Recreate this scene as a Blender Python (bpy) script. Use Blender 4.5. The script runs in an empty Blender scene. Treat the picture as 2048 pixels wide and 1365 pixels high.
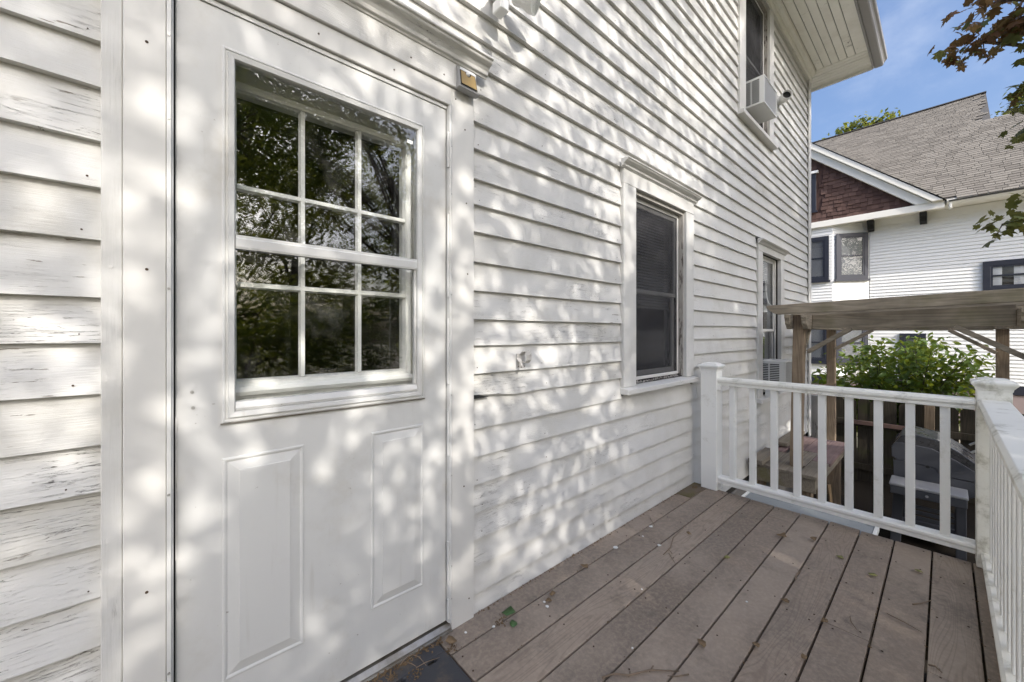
import bpy, math, random
import numpy as np
from mathutils import Vector, Matrix

R = math.radians
random.seed(11)
rng = np.random.default_rng(11)
sc = bpy.context.scene
COL = sc.collection

# ------------------------------------------------------------------ camera
CAM_Y, CAM_Z = -1.33, 1.19
cam_d = bpy.data.cameras.new('camera')
cam = bpy.data.objects.new('camera', cam_d)
COL.objects.link(cam)
cam.location = (0.0, CAM_Y, CAM_Z)
cam.rotation_euler = (R(90), 0, R(48.35 - 90 + 0.0))
cam_d.sensor_width = 36.0
cam_d.lens = 36.0 * 770.0 / 2048.0
cam_d.shift_y = -17.5 / 2048.0
cam_d.clip_start = 0.02
cam_d.clip_end = 400.0
sc.camera = cam

# ------------------------------------------------------------------ sky, sun, exposure
SUN = Vector((-0.25, -1.0, 0.64)).normalized()
world = bpy.data.worlds.new('World')
sc.world = world
world.use_nodes = True
wn = world.node_tree
bg = wn.nodes['Background']
sky = wn.nodes.new('ShaderNodeTexSky')
sky.sky_type = 'NISHITA'
sky.sun_disc = False
sky.sun_elevation = math.asin(SUN.z)
sky.sun_rotation = math.atan2(SUN.x, SUN.y)
sky.altitude = 300.0
sky.air_density = 1.0
sky.dust_density = 9.5
sky.ozone_density = 5.0
tcw = wn.nodes.new('ShaderNodeTexCoord')
mpw = wn.nodes.new('ShaderNodeMapping'); mpw.inputs['Scale'].default_value = (1.2, 3.2, 5.0); mpw.inputs['Rotation'].default_value = (0.2, 0.3, 0.5)
nzw = wn.nodes.new('ShaderNodeTexNoise'); nzw.inputs['Scale'].default_value = 1.1; nzw.inputs['Detail'].default_value = 7; nzw.inputs['Roughness'].default_value = 0.6
mrw = wn.nodes.new('ShaderNodeMapRange'); mrw.interpolation_type = 'SMOOTHSTEP'
mrw.inputs['From Min'].default_value = 0.46; mrw.inputs['From Max'].default_value = 0.78; mrw.inputs['To Max'].default_value = 0.30
mxw = wn.nodes.new('ShaderNodeMix'); mxw.data_type = 'RGBA'
mxw.inputs[7].default_value = (3.6, 3.8, 4.2, 1)
wn.links.new(tcw.outputs['Generated'], mpw.inputs[0]); wn.links.new(mpw.outputs[0], nzw.inputs['Vector']); wn.links.new(nzw.outputs['Fac'], mrw.inputs['Value'])
wn.links.new(mrw.outputs[0], mxw.inputs[0]); wn.links.new(sky.outputs[0], mxw.inputs[6]); wn.links.new(mxw.outputs[2], bg.inputs[0])
bg.inputs[1].default_value = 0.15
sun_d = bpy.data.lights.new('sun', 'SUN')
sun_d.energy = 2.0
sun_d.angle = R(0.53)
sun_d.color = (1.0, 0.95, 0.88)
sun = bpy.data.objects.new('sun', sun_d)
COL.objects.link(sun)
sun.rotation_euler = SUN.to_track_quat('Z', 'Y').to_euler()
sun.location = (3, -12, 12)
sc.view_settings.view_transform = 'Standard'
sc.view_settings.look = 'None'
sc.view_settings.gamma = 1.0
sc.view_settings.use_curve_mapping = False
sc.view_settings.exposure = 1.13
sc.render.engine = 'CYCLES'
sc.cycles.use_denoising = True
sc.cycles.max_bounces = 10
sc.cycles.diffuse_bounces = 5
sc.cycles.transparent_max_bounces = 24
sc.cycles.sample_clamp_indirect = 6.0
sc.cycles.caustics_reflective = False
sc.cycles.caustics_refractive = False

# ------------------------------------------------------------------ mesh helpers
class MB:
    """collects shapes, then build() links them as one mesh object"""
    def __init__(self):
        self.v = []
        self.f = []
    def add(self, vs, fs):
        o = len(self.v)
        self.v += [tuple(p) for p in vs]
        self.f += [tuple(i + o for i in f) for f in fs]
        return self
    def box(self, x0, x1, y0, y1, z0, z1):
        return self.add([(x0, y0, z0), (x1, y0, z0), (x1, y1, z0), (x0, y1, z0),
                         (x0, y0, z1), (x1, y0, z1), (x1, y1, z1), (x0, y1, z1)],
                        [(0, 3, 2, 1), (4, 5, 6, 7), (0, 1, 5, 4), (1, 2, 6, 5), (2, 3, 7, 6), (3, 0, 4, 7)])
    def prism_x(self, prof, x0, x1):
        n = len(prof)
        vs = [(x0, y, z) for y, z in prof] + [(x1, y, z) for y, z in prof]
        fs = [(i, (i + 1) % n, n + (i + 1) % n, n + i) for i in range(n)]
        return self.add(vs, fs + [tuple(range(n - 1, -1, -1)), tuple(range(n, 2 * n))])
    def prism_y(self, prof, y0, y1):
        n = len(prof)
        vs = [(x, y0, z) for x, z in prof] + [(x, y1, z) for x, z in prof]
        fs = [(i, (i + 1) % n, n + (i + 1) % n, n + i) for i in range(n)]
        return self.add(vs, fs + [tuple(range(n - 1, -1, -1)), tuple(range(n, 2 * n))])
    def prism_z(self, prof, z0, z1):
        n = len(prof)
        vs = [(x, y, z0) for x, y in prof] + [(x, y, z1) for x, y in prof]
        fs = [(i, (i + 1) % n, n + (i + 1) % n, n + i) for i in range(n)]
        return self.add(vs, fs + [tuple(range(n - 1, -1, -1)), tuple(range(n, 2 * n))])
    def bar(self, a, b, w, h, up=(0, 0, 1)):
        a = Vector(a); b = Vector(b); d = (b - a).normalized(); up = Vector(up)
        s = d.cross(up).normalized(); u = s.cross(d).normalized()
        vs = []
        for p in (a, b):
            for i, j in ((-1, -1), (1, -1), (1, 1), (-1, 1)):
                vs.append(p + s * (i * w / 2) + u * (j * h / 2))
        return self.add(vs, [(0, 1, 2, 3), (7, 6, 5, 4), (0, 4, 5, 1), (1, 5, 6, 2), (2, 6, 7, 3), (3, 7, 4, 0)])
    def tube(self, pts, rad, n=8, cap=True):
        pts = [Vector(p) for p in pts]
        if not hasattr(rad, '__len__'):
            rad = [rad] * len(pts)
        vs = []; fs = []
        for k, p in enumerate(pts):
            d = (pts[min(k + 1, len(pts) - 1)] - pts[max(k - 1, 0)]).normalized()
            r = Vector((0, 0, 1)) if abs(d.z) < 0.9 else Vector((1, 0, 0))
            s = d.cross(r).normalized(); u = s.cross(d)
            for i in range(n):
                t = 2 * math.pi * i / n
                vs.append(p + (s * math.cos(t) + u * math.sin(t)) * rad[k])
        for k in range(len(pts) - 1):
            for i in range(n):
                j = (i + 1) % n
                fs.append((k * n + i, k * n + j, (k + 1) * n + j, (k + 1) * n + i))
        if cap:
            fs.append(tuple(range(n - 1, -1, -1)))
            fs.append(tuple((len(pts) - 1) * n + i for i in range(n)))
        return self.add(vs, fs)
    def plate(self, x0, x1, z0, z1, holes, y0, y1):
        """flat slab in the XZ plane from y0 (front) to y1 with rectangular holes"""
        xs = sorted({x0, x1} | {v for h in holes for v in h[:2] if x0 < v < x1})
        zs = sorted({z0, z1} | {v for h in holes for v in h[2:] if z0 < v < z1})
        nx, nz = len(xs) - 1, len(zs) - 1
        solid = [[not any(h[0] < (xs[i] + xs[i + 1]) / 2 < h[1] and h[2] < (zs[j] + zs[j + 1]) / 2 < h[3]
                          for h in holes) for j in range(nz)] for i in range(nx)]
        idx = {}; vs = []; fs = []
        def V(i, j, k):
            if (i, j, k) not in idx:
                idx[(i, j, k)] = len(vs); vs.append((xs[i], y1 if k else y0, zs[j]))
            return idx[(i, j, k)]
        S = lambda i, j: 0 <= i < nx and 0 <= j < nz and solid[i][j]
        for i in range(nx):
            for j in range(nz):
                if not S(i, j): continue
                fs.append((V(i, j, 0), V(i + 1, j, 0), V(i + 1, j + 1, 0), V(i, j + 1, 0)))
                fs.append((V(i, j, 1), V(i, j + 1, 1), V(i + 1, j + 1, 1), V(i + 1, j, 1)))
                if not S(i - 1, j): fs.append((V(i, j, 1), V(i, j, 0), V(i, j + 1, 0), V(i, j + 1, 1)))
                if not S(i + 1, j): fs.append((V(i + 1, j, 0), V(i + 1, j, 1), V(i + 1, j + 1, 1), V(i + 1, j + 1, 0)))
                if not S(i, j - 1): fs.append((V(i, j, 1), V(i + 1, j, 1), V(i + 1, j, 0), V(i, j, 0)))
                if not S(i, j + 1): fs.append((V(i, j + 1, 0), V(i + 1, j + 1, 0), V(i + 1, j + 1, 1), V(i, j + 1, 1)))
        return self.add(vs, fs)
    def loops(self, x0, x1, z0, z1, steps):
        """nested rectangles facing -Y: steps of (inset, y)"""
        vs = []; fs = []
        for d, y in steps:
            vs += [(x0 + d, y, z0 + d), (x1 - d, y, z0 + d), (x1 - d, y, z1 - d), (x0 + d, y, z1 - d)]
        for k in range(len(steps) - 1):
            for i in range(4):
                j = (i + 1) % 4
                fs.append((4 * k + i, 4 * k + j, 4 * k + 4 + j, 4 * k + 4 + i))
        e = 4 * (len(steps) - 1)
        fs.append((e, e + 1, e + 2, e + 3))
        return self.add(vs, fs)
    def frame(self, x0, x1, z0, z1, w, y0, y1):
        return self.plate(x0, x1, z0, z1, [(x0 + w, x1 - w, z0 + w, z1 - w)], y0, y1)
    def disc(self, c, axis, r, h, n=10):
        c = Vector(c); a = Vector(axis).normalized()
        return self.tube([c, c + a * h], r, n)
    def build(self, name, mat, parent=None, bevel=0.0, smooth=False, rot=None, pivot=None, seg=1):
        off = world_loc(parent)
        V = self.v
        if rot is not None:
            p = Vector(pivot)
            V = [tuple(rot @ (Vector(v) - p) + p) for v in V]
        me = bpy.data.meshes.new(name)
        me.from_pydata([(v[0] - off[0], v[1] - off[1], v[2] - off[2]) for v in V], [], self.f)
        me.materials.append(mat)
        if smooth:
            me.shade_smooth()
        me.update()
        o = bpy.data.objects.new(name, me)
        COL.objects.link(o)
        if parent is not None:
            o.parent = parent
        if bevel > 0:
            m = o.modifiers.new('edge', 'BEVEL')
            m.width = bevel; m.segments = seg; m.limit_method = 'ANGLE'; m.angle_limit = R(40)
        return o

def world_loc(o):
    l = Vector((0, 0, 0))
    while o is not None:
        l = l + Vector(o.location); o = o.parent
    return l

def thing(name, label, cat, loc=(0, 0, 0), group=None):
    o = bpy.data.objects.new(name, None)
    o.empty_display_size = 0.1
    COL.objects.link(o)
    o.location = loc
    return tag(o, label, cat, group)
def tag(o, label, cat, group=None):
    o['label'] = label; o['category'] = cat
    if group: o['group'] = group
    return o
def structure(o):
    o['kind'] = 'structure'; return o
def stuff(o):
    o['kind'] = 'stuff'; return o

# ------------------------------------------------------------------ material helpers
class Mat:
    def __init__(self, name, rough=0.6, spec=0.5, metal=0.0):
        self.m = bpy.data.materials.new(name)
        self.m.use_nodes = True
        self.t = self.m.node_tree
        self.b = self.t.nodes['Principled BSDF']
        self.b.inputs['Roughness'].default_value = rough
        self.b.inputs['Specular IOR Level'].default_value = spec
        self.b.inputs['Metallic'].default_value = metal
        self._c = None
    def n(self, kind, **kw):
        x = self.t.nodes.new(kind)
        for k, v in kw.items(): setattr(x, k, v)
        return x
    def put(self, sock, v):
        if hasattr(v, 'is_output'): self.t.links.new(v, sock)
        elif isinstance(v, (tuple, list)) and len(v) == 3 and sock.type == 'RGBA': sock.default_value = (*v, 1)
        else: sock.default_value = v
    def coord(self, scale=(1, 1, 1), per_object=True):
        tc = self.n('ShaderNodeTexCoord')
        mp = self.n('ShaderNodeMapping')
        self.put(mp.inputs['Scale'], scale)
        v = tc.outputs['Object']
        if per_object:
            oi = self.n('ShaderNodeObjectInfo')
            ml = self.n('ShaderNodeMath', operation='MULTIPLY')
            self.put(ml.inputs[0], oi.outputs['Random']); ml.inputs[1].default_value = 37.0
            ad = self.n('ShaderNodeVectorMath', operation='ADD')
            self.put(ad.inputs[0], v); self.put(ad.inputs[1], ml.outputs[0])
            v = ad.outputs[0]
        self.put(mp.inputs['Vector'], v)
        return mp.outputs[0]
    def noise(self, vec, scale, detail=4.0, rough=0.55, dist=0.0):
        x = self.n('ShaderNodeTexNoise')
        self.put(x.inputs['Vector'], vec)
        x.inputs['Scale'].default_value = scale; x.inputs['Detail'].default_value = detail
        x.inputs['Roughness'].default_value = rough; x.inputs['Distortion'].default_value = dist
        return x.outputs['Fac']
    def ramp(self, fac, lo, hi, a=0.0, b=1.0):
        x = self.n('ShaderNodeMapRange', interpolation_type='SMOOTHSTEP')
        self.put(x.inputs['Value'], fac)
        x.inputs['From Min'].default_value = lo; x.inputs['From Max'].default_value = hi
        x.inputs['To Min'].default_value = a; x.inputs['To Max'].default_value = b
        return x.outputs[0]
    def mix(self, fac, a, b, mode='MIX'):
        x = self.n('ShaderNodeMix', data_type='RGBA', blend_type=mode)
        self.put(x.inputs[0], fac); self.put(x.inputs[6], a); self.put(x.inputs[7], b)
        return x.outputs[2]
    def math(self, op, a, b=0.0):
        x = self.n('ShaderNodeMath', operation=op)
        self.put(x.inputs[0], a); self.put(x.inputs[1], b)
        return x.outputs[0]
    def rand(self):
        return self.n('ShaderNodeObjectInfo').outputs['Random']
    def color(self, c):
        self.put(self.b.inputs['Base Color'], c); return self
    def bump(self, h, strength=0.5, dist=0.002):
        x = self.n('ShaderNodeBump')
        x.inputs['Strength'].default_value = strength; x.inputs['Distance'].default_value = dist
        self.put(x.inputs['Height'], h)
        self.put(self.b.inputs['Normal'], x.outputs[0]); return self

def paint_wood(name, base, grain=(7.5, 7.5, 150.0), crack=0.62, chip=0.72, dirt=0.5, under=(0.24, 0.21, 0.175), wear=0.53, flake=9.0):
    """old white oil paint over wood: grain, cracks along it, flaked spots, grime"""
    m = Mat(name, 0.55, 0.35)
    c = m.coord()
    g = m.n('ShaderNodeMapping'); m.put(g.inputs['Vector'], c); m.put(g.inputs['Scale'], grain)
    gv = g.outputs[0]
    fine = m.noise(gv, 2.2, 6, 0.62, 0.3)
    crk = m.noise(gv, 0.62, 5, 0.55, 0.9)
    where = m.ramp(m.noise(c, 1.5, 4, 0.65), wear, wear + 0.14)
    ridged = m.math('ABSOLUTE', m.math('SUBTRACT', crk, 0.5))
    line = m.math('MULTIPLY', m.ramp(ridged, 0.0015, 0.0065, 1, 0), where)
    half = m.n('ShaderNodeMapping'); m.put(half.inputs['Vector'], c)
    m.put(half.inputs['Scale'], tuple(1 + (k - 1) * 0.10 for k in grain))
    spots = m.noise(half.outputs[0], flake, 6, 0.66)
    chips = m.math('MULTIPLY', m.ramp(spots, chip, chip + 0.02), m.ramp(m.noise(c, 1.7, 2), 0.42, 0.62))
    grime = m.ramp(m.noise(c, 2.4, 6, 0.7), 0.40, 0.72, 0.0, dirt)
    tint = m.mix(m.rand(), base, tuple(k * 0.955 for k in base))
    col = m.mix(grime, tint, tuple(k * t for k, t in zip(base, (0.76, 0.745, 0.70))))
    col = m.mix(m.ramp(fine, 0.60, 0.80, 0, 0.26), col, (0.40, 0.38, 0.345))
    col = m.mix(chips, col, under)
    col = m.mix(line, col, tuple(k * 0.5 for k in under))
    m.color(col)
    h = m.math('SUBTRACT', m.math('SUBTRACT', m.math('MULTIPLY', fine, 0.55), m.math('MULTIPLY', line, 0.7)),
               m.math('MULTIPLY', chips, 0.35))
    m.bump(h, 0.75, 0.0032)
    return m.m

def plain(name, base, rough=0.5, spec=0.5, var=0.06, scale=6.0, bump=0.0, metal=0.0, dirt=None, dirt_lo=0.55, dirt_hi=0.75, dirt_amt=0.6, dirt_scale=4.0):
    m = Mat(name, rough, spec, metal)
    c = m.coord()
    n = m.noise(c, scale, 5, 0.6)
    col = m.mix(n, tuple(k * (1 - var) for k in base), tuple(min(1, k * (1 + var)) for k in base))
    if dirt:
        d = m.ramp(m.noise(c, dirt_scale, 7, 0.68), dirt_lo, dirt_hi, 0, dirt_amt)
        col = m.mix(d, col, dirt)
    m.color(col)
    m.put(m.b.inputs['Roughness'], m.ramp(n, 0.3, 0.7, rough - 0.06, rough + 0.08))
    if bump: m.bump(m.noise(c, scale * 12, 4), bump, 0.002)
    return m.m

def bare_wood(name, a, b, along='x', green=None, scale=1.0, rough=0.8, amt=0.7):
    """weathered unpainted timber with flowing grain"""
    m = Mat(name, rough, 0.25)
    c = m.coord()
    s = {'x': (0.5, 9, 9), 'y': (9, 0.5, 9), 'z': (9, 9, 0.5)}[along]
    g = m.n('ShaderNodeMapping'); m.put(g.inputs['Vector'], c); m.put(g.inputs['Scale'], tuple(k * scale for k in s))
    warp = m.noise(g.outputs[0], 1.0, 3, 0.5, 0.6)
    w = m.math('FRACT', m.math('MULTIPLY', warp, 11.0))
    w = m.math('ABSOLUTE', m.math('SUBTRACT', m.math('MULTIPLY', w, 2.0), 1.0))
    fine = m.noise(g.outputs[0], 7.0, 5, 0.6)
    k = m.math('ADD', m.math('MULTIPLY', w, 0.55), m.math('MULTIPLY', fine, 0.5))
    col = m.mix(k, b, a)
    col = m.mix(m.ramp(m.noise(c, 2.6, 4, 0.6), 0.45, 0.75, 0, 0.55), col, tuple(x * 0.55 for x in b))
    if green:
        col = m.mix(m.ramp(m.noise(c, 3.4, 4, 0.6), 0.52, 0.72, 0, amt), col, green)
    m.color(col)
    m.bump(k, 0.35, 0.002)
    return m.m

def leafy(name, cols, trans=0.42, rough=0.45, glow=(0.40, 0.42, 0.04)):
    m = Mat(name, rough, 0.4)
    at = m.n('ShaderNodeAttribute', attribute_name='tone')
    cr = m.n('ShaderNodeValToRGB')
    e = cr.color_ramp.elements
    while len(e) < len(cols): e.new(0.5)
    for i, c in enumerate(cols):
        e[i].position = i / (len(cols) - 1); e[i].color = (*c, 1)
    m.put(cr.inputs[0], at.outputs['Fac'])
    m.color(cr.outputs[0])
    tr = m.n('ShaderNodeBsdfTranslucent')
    m.put(tr.inputs[0], m.mix(0.6, cr.outputs[0], glow))
    mx = m.n('ShaderNodeMixShader'); mx.inputs[0].default_value = trans
    out = m.t.nodes['Material Output']
    m.put(mx.inputs[1], m.b.outputs[0]); m.put(mx.inputs[2], tr.outputs[0])
    m.put(out.inputs['Surface'], mx.outputs[0])
    return m.m

def glass_mat(name, tint=(0.985, 0.99, 0.985), rough=0.0, boost=1.0, dust=0.03):
    """thin pane: both surfaces reflect by Fresnel, the rest passes, a little dust scatters"""
    m = Mat(name)
    lw = m.n('ShaderNodeLayerWeight'); lw.inputs['Blend'].default_value = 0.5
    sch = m.math('POWER', lw.outputs['Facing'], 5.0)
    k = m.math('MINIMUM', m.math('MULTIPLY', m.math('ADD', m.math('MULTIPLY', sch, 0.96), 0.042), boost), 1.0)
    tr = m.n('ShaderNodeBsdfTransparent'); m.put(tr.inputs[0], tint)
    gl = m.n('ShaderNodeBsdfGlossy'); gl.inputs['Roughness'].default_value = rough
    m.put(gl.inputs[0], (1, 1, 1))
    c = m.coord()
    wob = m.n('ShaderNodeBump'); wob.inputs['Strength'].default_value = 0.05; wob.inputs['Distance'].default_value = 0.01
    m.put(wob.inputs['Height'], m.noise(c, 3.0, 2)); m.put(gl.inputs['Normal'], wob.outputs[0])
    a = m.n('ShaderNodeMixShader'); m.put(a.inputs[0], k); m.put(a.inputs[1], tr.outputs[0]); m.put(a.inputs[2], gl.outputs[0])
    df = m.n('ShaderNodeBsdfDiffuse'); m.put(df.inputs[0], (0.7, 0.68, 0.62))
    d = m.math('ADD', m.ramp(m.noise(c, 6.0, 6, 0.65), 0.5, 0.75, 0, dust), m.ramp(m.noise(c, 160.0, 2), 0.73, 0.78, 0, dust * 4))
    b = m.n('ShaderNodeMixShader'); m.put(b.inputs[0], d); m.put(b.inputs[1], a.outputs[0]); m.put(b.inputs[2], df.outputs[0])
    m.put(m.t.nodes['Material Output'].inputs['Surface'], b.outputs[0])
    return m.m

W = (0.632, 0.624, 0.602)
M = {}
M['clap'] = paint_wood('clapboard_paint', W)
M['clap_rough'] = paint_wood('rough_clapboard_paint', W, chip=0.635, wear=0.455, dirt=0.85, flake=4.5)
M['trim'] = paint_wood('trim_paint', W, chip=0.74, dirt=0.4)
M['trim_v'] = paint_wood('trim_paint_upright', W, grain=(60.0, 60.0, 2.5), chip=0.735, dirt=0.6)
M['smooth'] = plain('smooth_white_cladding', (0.63, 0.618, 0.588), 0.42, 0.4, 0.03, 3.0, 0.02, dirt=(0.50, 0.46, 0.38), dirt_lo=0.60, dirt_hi=0.85, dirt_amt=0.22, dirt_scale=3.0)
M['door'] = plain('storm_door_enamel', (0.61, 0.605, 0.585), 0.38, 0.45, 0.025, 2.0, 0.015, dirt=(0.42, 0.37, 0.29), dirt_lo=0.62, dirt_hi=0.84, dirt_amt=0.3, dirt_scale=5.0)
m = Mat('storm_door_enamel_grimy', 0.40, 0.45)
c = m.coord(per_object=False)
col = m.mix(m.noise(c, 2.0, 4), (0.60, 0.598, 0.578), (0.625, 0.62, 0.60))
col = m.mix(m.ramp(m.noise(c, 3.2, 7, 0.7), 0.50, 0.78, 0, 0.42), col, (0.40, 0.36, 0.29))
col = m.mix(m.math('MULTIPLY', m.ramp(m.noise(c, 85, 3, 0.6), 0.69, 0.74, 0, 0.75), m.ramp(m.noise(c, 6, 3), 0.50, 0.66)), col, (0.16, 0.125, 0.085))
st = m.n('ShaderNodeMapping'); m.put(st.inputs['Vector'], c); m.put(st.inputs['Scale'], (16, 16, 1.1))
col = m.mix(m.ramp(m.noise(st.outputs[0], 2.2, 4, 0.6), 0.62, 0.8, 0, 0.22), col, (0.33, 0.29, 0.23))
m.color(col); m.bump(m.noise(c, 9, 3), 0.06, 0.004)
M['door'] = m.m
M['vinyl'] = plain('white_vinyl', (0.86, 0.855, 0.82), 0.35, 0.45, 0.03, 3.0, 0.0, dirt=(0.34, 0.31, 0.20), dirt_lo=0.58, dirt_hi=0.78, dirt_amt=0.5, dirt_scale=8.0)
M['vinyl_dirty'] = plain('mildewed_white_vinyl', (0.84, 0.83, 0.77), 0.45, 0.4, 0.04, 3.0, 0.02, dirt=(0.19, 0.17, 0.09), dirt_lo=0.50, dirt_hi=0.72, dirt_amt=0.6, dirt_scale=9.0)
M['alu'] = plain('dull_aluminium', (0.36, 0.34, 0.31), 0.38, 0.5, 0.1, 5.0, 0.0, metal=0.7, dirt=(0.16, 0.13, 0.09), dirt_lo=0.40, dirt_hi=0.62, dirt_amt=0.85)
M['steel'] = plain('screw_steel', (0.45, 0.44, 0.42), 0.4, 0.5, 0.1, metal=0.8)
M['rust'] = plain('rusty_screw', (0.07, 0.045, 0.03), 0.8, 0.2, 0.4, 40.0)
M['black'] = plain('black_rubber', (0.018, 0.018, 0.018), 0.7, 0.3, 0.2)
M['glass'] = glass_mat('window_glass')
M['glass_storm'] = glass_mat('dusty_storm_glass', boost=1.5, dust=0.05)
M['glass_in'] = glass_mat('inner_door_glass', boost=1.2, dust=0.015)
m = Mat('insect_screen')
tr = m.n('ShaderNodeBsdfTransparent'); df = m.n('ShaderNodeBsdfDiffuse'); m.put(df.inputs[0], (0.06, 0.06, 0.065))
mx = m.n('ShaderNodeMixShader'); mx.inputs[0].default_value = 0.40
m.put(mx.inputs[1], tr.outputs[0]); m.put(mx.inputs[2], df.outputs[0]); m.put(m.t.nodes['Material Output'].inputs['Surface'], mx.outputs[0])
M['screen'] = m.m
M['inner'] = plain('inner_door_white', (0.86, 0.855, 0.82), 0.4, 0.4, 0.03)
M['dark'] = plain('dim_room', (0.06, 0.055, 0.05), 0.9, 0.1, 0.2)
M['blind'] = plain('grey_blind_slats', (0.085, 0.085, 0.095), 0.6, 0.3, 0.05)
M['blind_white'] = plain('white_blind_slats', (0.5, 0.5, 0.52), 0.6, 0.3, 0.05)
M['curtain'] = plain('white_curtain_cloth', (0.6, 0.6, 0.62), 0.9, 0.1, 0.1)
M['rot'] = paint_wood('rotten_jamb_paint', (0.40, 0.38, 0.35), grain=(50, 50, 3), crack=0.5, chip=0.52, dirt=0.9, under=(0.07, 0.055, 0.045))
M['ac'] = plain('ac_cabinet', (0.72, 0.72, 0.70), 0.45, 0.4, 0.03, dirt=(0.25, 0.23, 0.2), dirt_lo=0.58, dirt_hi=0.8, dirt_amt=0.4)
M['ac_fin'] = plain('ac_coil_fins', (0.30, 0.30, 0.30), 0.5, 0.5, 0.15, 60.0, metal=0.4)
M['gutter'] = plain('grey_gutter_enamel', (0.29, 0.28, 0.27), 0.45, 0.4, 0.06, 2.0, dirt=(0.2, 0.18, 0.15), dirt_amt=0.35)
M['soffit'] = paint_wood('soffit_paint', (0.90, 0.885, 0.83), chip=0.72, dirt=0.5)
M['found'] = plain('foundation_concrete', (0.22, 0.21, 0.20), 0.9, 0.2, 0.25, 5.0, 0.4)
M['roof_dark'] = plain('house_roof_felt', (0.10, 0.095, 0.09), 0.9, 0.2, 0.2)

# composite deck boards
m = Mat('brown_composite_board', 0.62, 0.3)
c = m.coord()
g = m.n('ShaderNodeMapping'); m.put(g.inputs['Vector'], c); m.put(g.inputs['Scale'], (1.2, 14, 14))
arch = m.math('FRACT', m.math('MULTIPLY', m.noise(g.outputs[0], 0.7, 2, 0.5, 0.4), 26.0))
arch = m.math('ABSOLUTE', m.math('SUBTRACT', m.math('MULTIPLY', arch, 2.0), 1.0))
worn = m.ramp(m.noise(c, 1.6, 5, 0.65), 0.36, 0.66)
col = m.mix(m.rand(), (0.185, 0.148, 0.120), (0.31, 0.245, 0.195))
col = m.mix(worn, col, (0.215, 0.178, 0.148))
col = m.mix(m.ramp(m.noise(c, 0.9, 4, 0.6), 0.45, 0.62, 0, 0.75), col, (0.36, 0.295, 0.24))
col = m.mix(m.ramp(m.noise(c, 55, 4, 0.7), 0.35, 0.75, 0, 0.45), col, (0.45, 0.37, 0.29))
col = m.mix(m.ramp(m.noise(c, 5.5, 7, 0.72), 0.52, 0.76, 0, 0.75), col, (0.13, 0.112, 0.092))
col = m.mix(m.math('MULTIPLY', m.ramp(arch, 0.0, 0.5, 0.30, 0), m.ramp(m.rand(), 0.74, 0.78)), col, (0.13, 0.10, 0.08))
scr = m.n('ShaderNodeMapping'); m.put(scr.inputs['Vector'], c); m.put(scr.inputs['Scale'], (3, 30, 3)); m.put(scr.inputs['Rotation'], (0, 0, 0.7))
col = m.mix(m.ramp(m.noise(scr.outputs[0], 5, 3, 0.6), 0.68, 0.74, 0, 0.30), col, (0.48, 0.41, 0.35))
m.color(col)
m.bump(m.math('ADD', m.noise(c, 90, 4, 0.7), m.math('MULTIPLY', arch, 0.2)), 0.25, 0.0015)
M['deck'] = m.m
M['deck_moss'] = plain('mossy_composite_board', (0.13, 0.115, 0.05), 0.8, 0.2, 0.35, 12.0, 0.3, dirt=(0.16, 0.125, 0.1), dirt_lo=0.4, dirt_hi=0.6, dirt_amt=0.9)
M['joist'] = bare_wood('deck_frame_timber', (0.09, 0.075, 0.06), (0.045, 0.038, 0.03), 'y')
M['mat'] = plain('dark_rubber_mat', (0.055, 0.056, 0.062), 0.7, 0.3, 0.2, 9.0, 0.4, dirt=(0.17, 0.13, 0.085), dirt_lo=0.5, dirt_hi=0.72, dirt_amt=0.7, dirt_scale=6.0)
M['litter'] = plain('leaf_litter_crumbs', (0.16, 0.11, 0.065), 0.9, 0.1, 0.7, 60.0)
M['ptwood_y'] = bare_wood('weathered_pine_y', (0.42, 0.36, 0.28), (0.20, 0.17, 0.13), 'y', (0.13, 0.13, 0.05), amt=0.35)
M['ptwood_x'] = bare_wood('weathered_pine_x', (0.42, 0.36, 0.28), (0.20, 0.17, 0.13), 'x', (0.13, 0.13, 0.05), amt=0.25)
M['ptwood_z'] = bare_wood('weathered_pine_z', (0.36, 0.275, 0.19), (0.165, 0.122, 0.085), 'z')
M['fence'] = bare_wood('dark_weathered_picket', (0.075, 0.062, 0.045), (0.035, 0.03, 0.022), 'z', (0.05, 0.055, 0.02))
M['rail_red'] = plain('reddish_plank', (0.16, 0.10, 0.085), 0.7, 0.3, 0.15)
M['bench_red'] = bare_wood('faded_red_plank', (0.25, 0.175, 0.165), (0.17, 0.115, 0.105), 'x')
M['bench_grey'] = bare_wood('grey_brown_plank', (0.27, 0.235, 0.19), (0.16, 0.135, 0.105), 'x', (0.15, 0.14, 0.06))
M['table'] = plain('speckled_grey_panel', (0.30, 0.32, 0.33), 0.7, 0.3, 0.12, 25.0, 0.2, dirt=(0.1, 0.1, 0.09), dirt_lo=0.55, dirt_hi=0.7, dirt_amt=0.5, dirt_scale=12)
M['grill'] = plain('grill_grey_plastic', (0.06, 0.062, 0.072), 0.5, 0.4, 0.12, 6.0, 0.05)
M['grill_top'] = plain('grill_shelf_pale', (0.30, 0.30, 0.31), 0.6, 0.3, 0.15, 9.0, dirt=(0.15, 0.15, 0.15), dirt_amt=0.5)
M['grill_lid'] = plain('grill_lid_enamel', (0.045, 0.045, 0.05), 0.28, 0.6, 0.15, 9.0)
M['gold'] = plain('amber_solar_face', (0.30, 0.20, 0.06), 0.35, 0.6, 0.1)
M['chrome'] = plain('sensor_dome', (0.6, 0.6, 0.6), 0.15, 0.6, 0.02)
M['lamp_grey'] = plain('lamp_housing', (0.28, 0.28, 0.28), 0.4, 0.5, 0.05)
M['navy'] = plain('navy_trim_paint', (0.026, 0.029, 0.042), 0.45, 0.4, 0.08)
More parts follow.
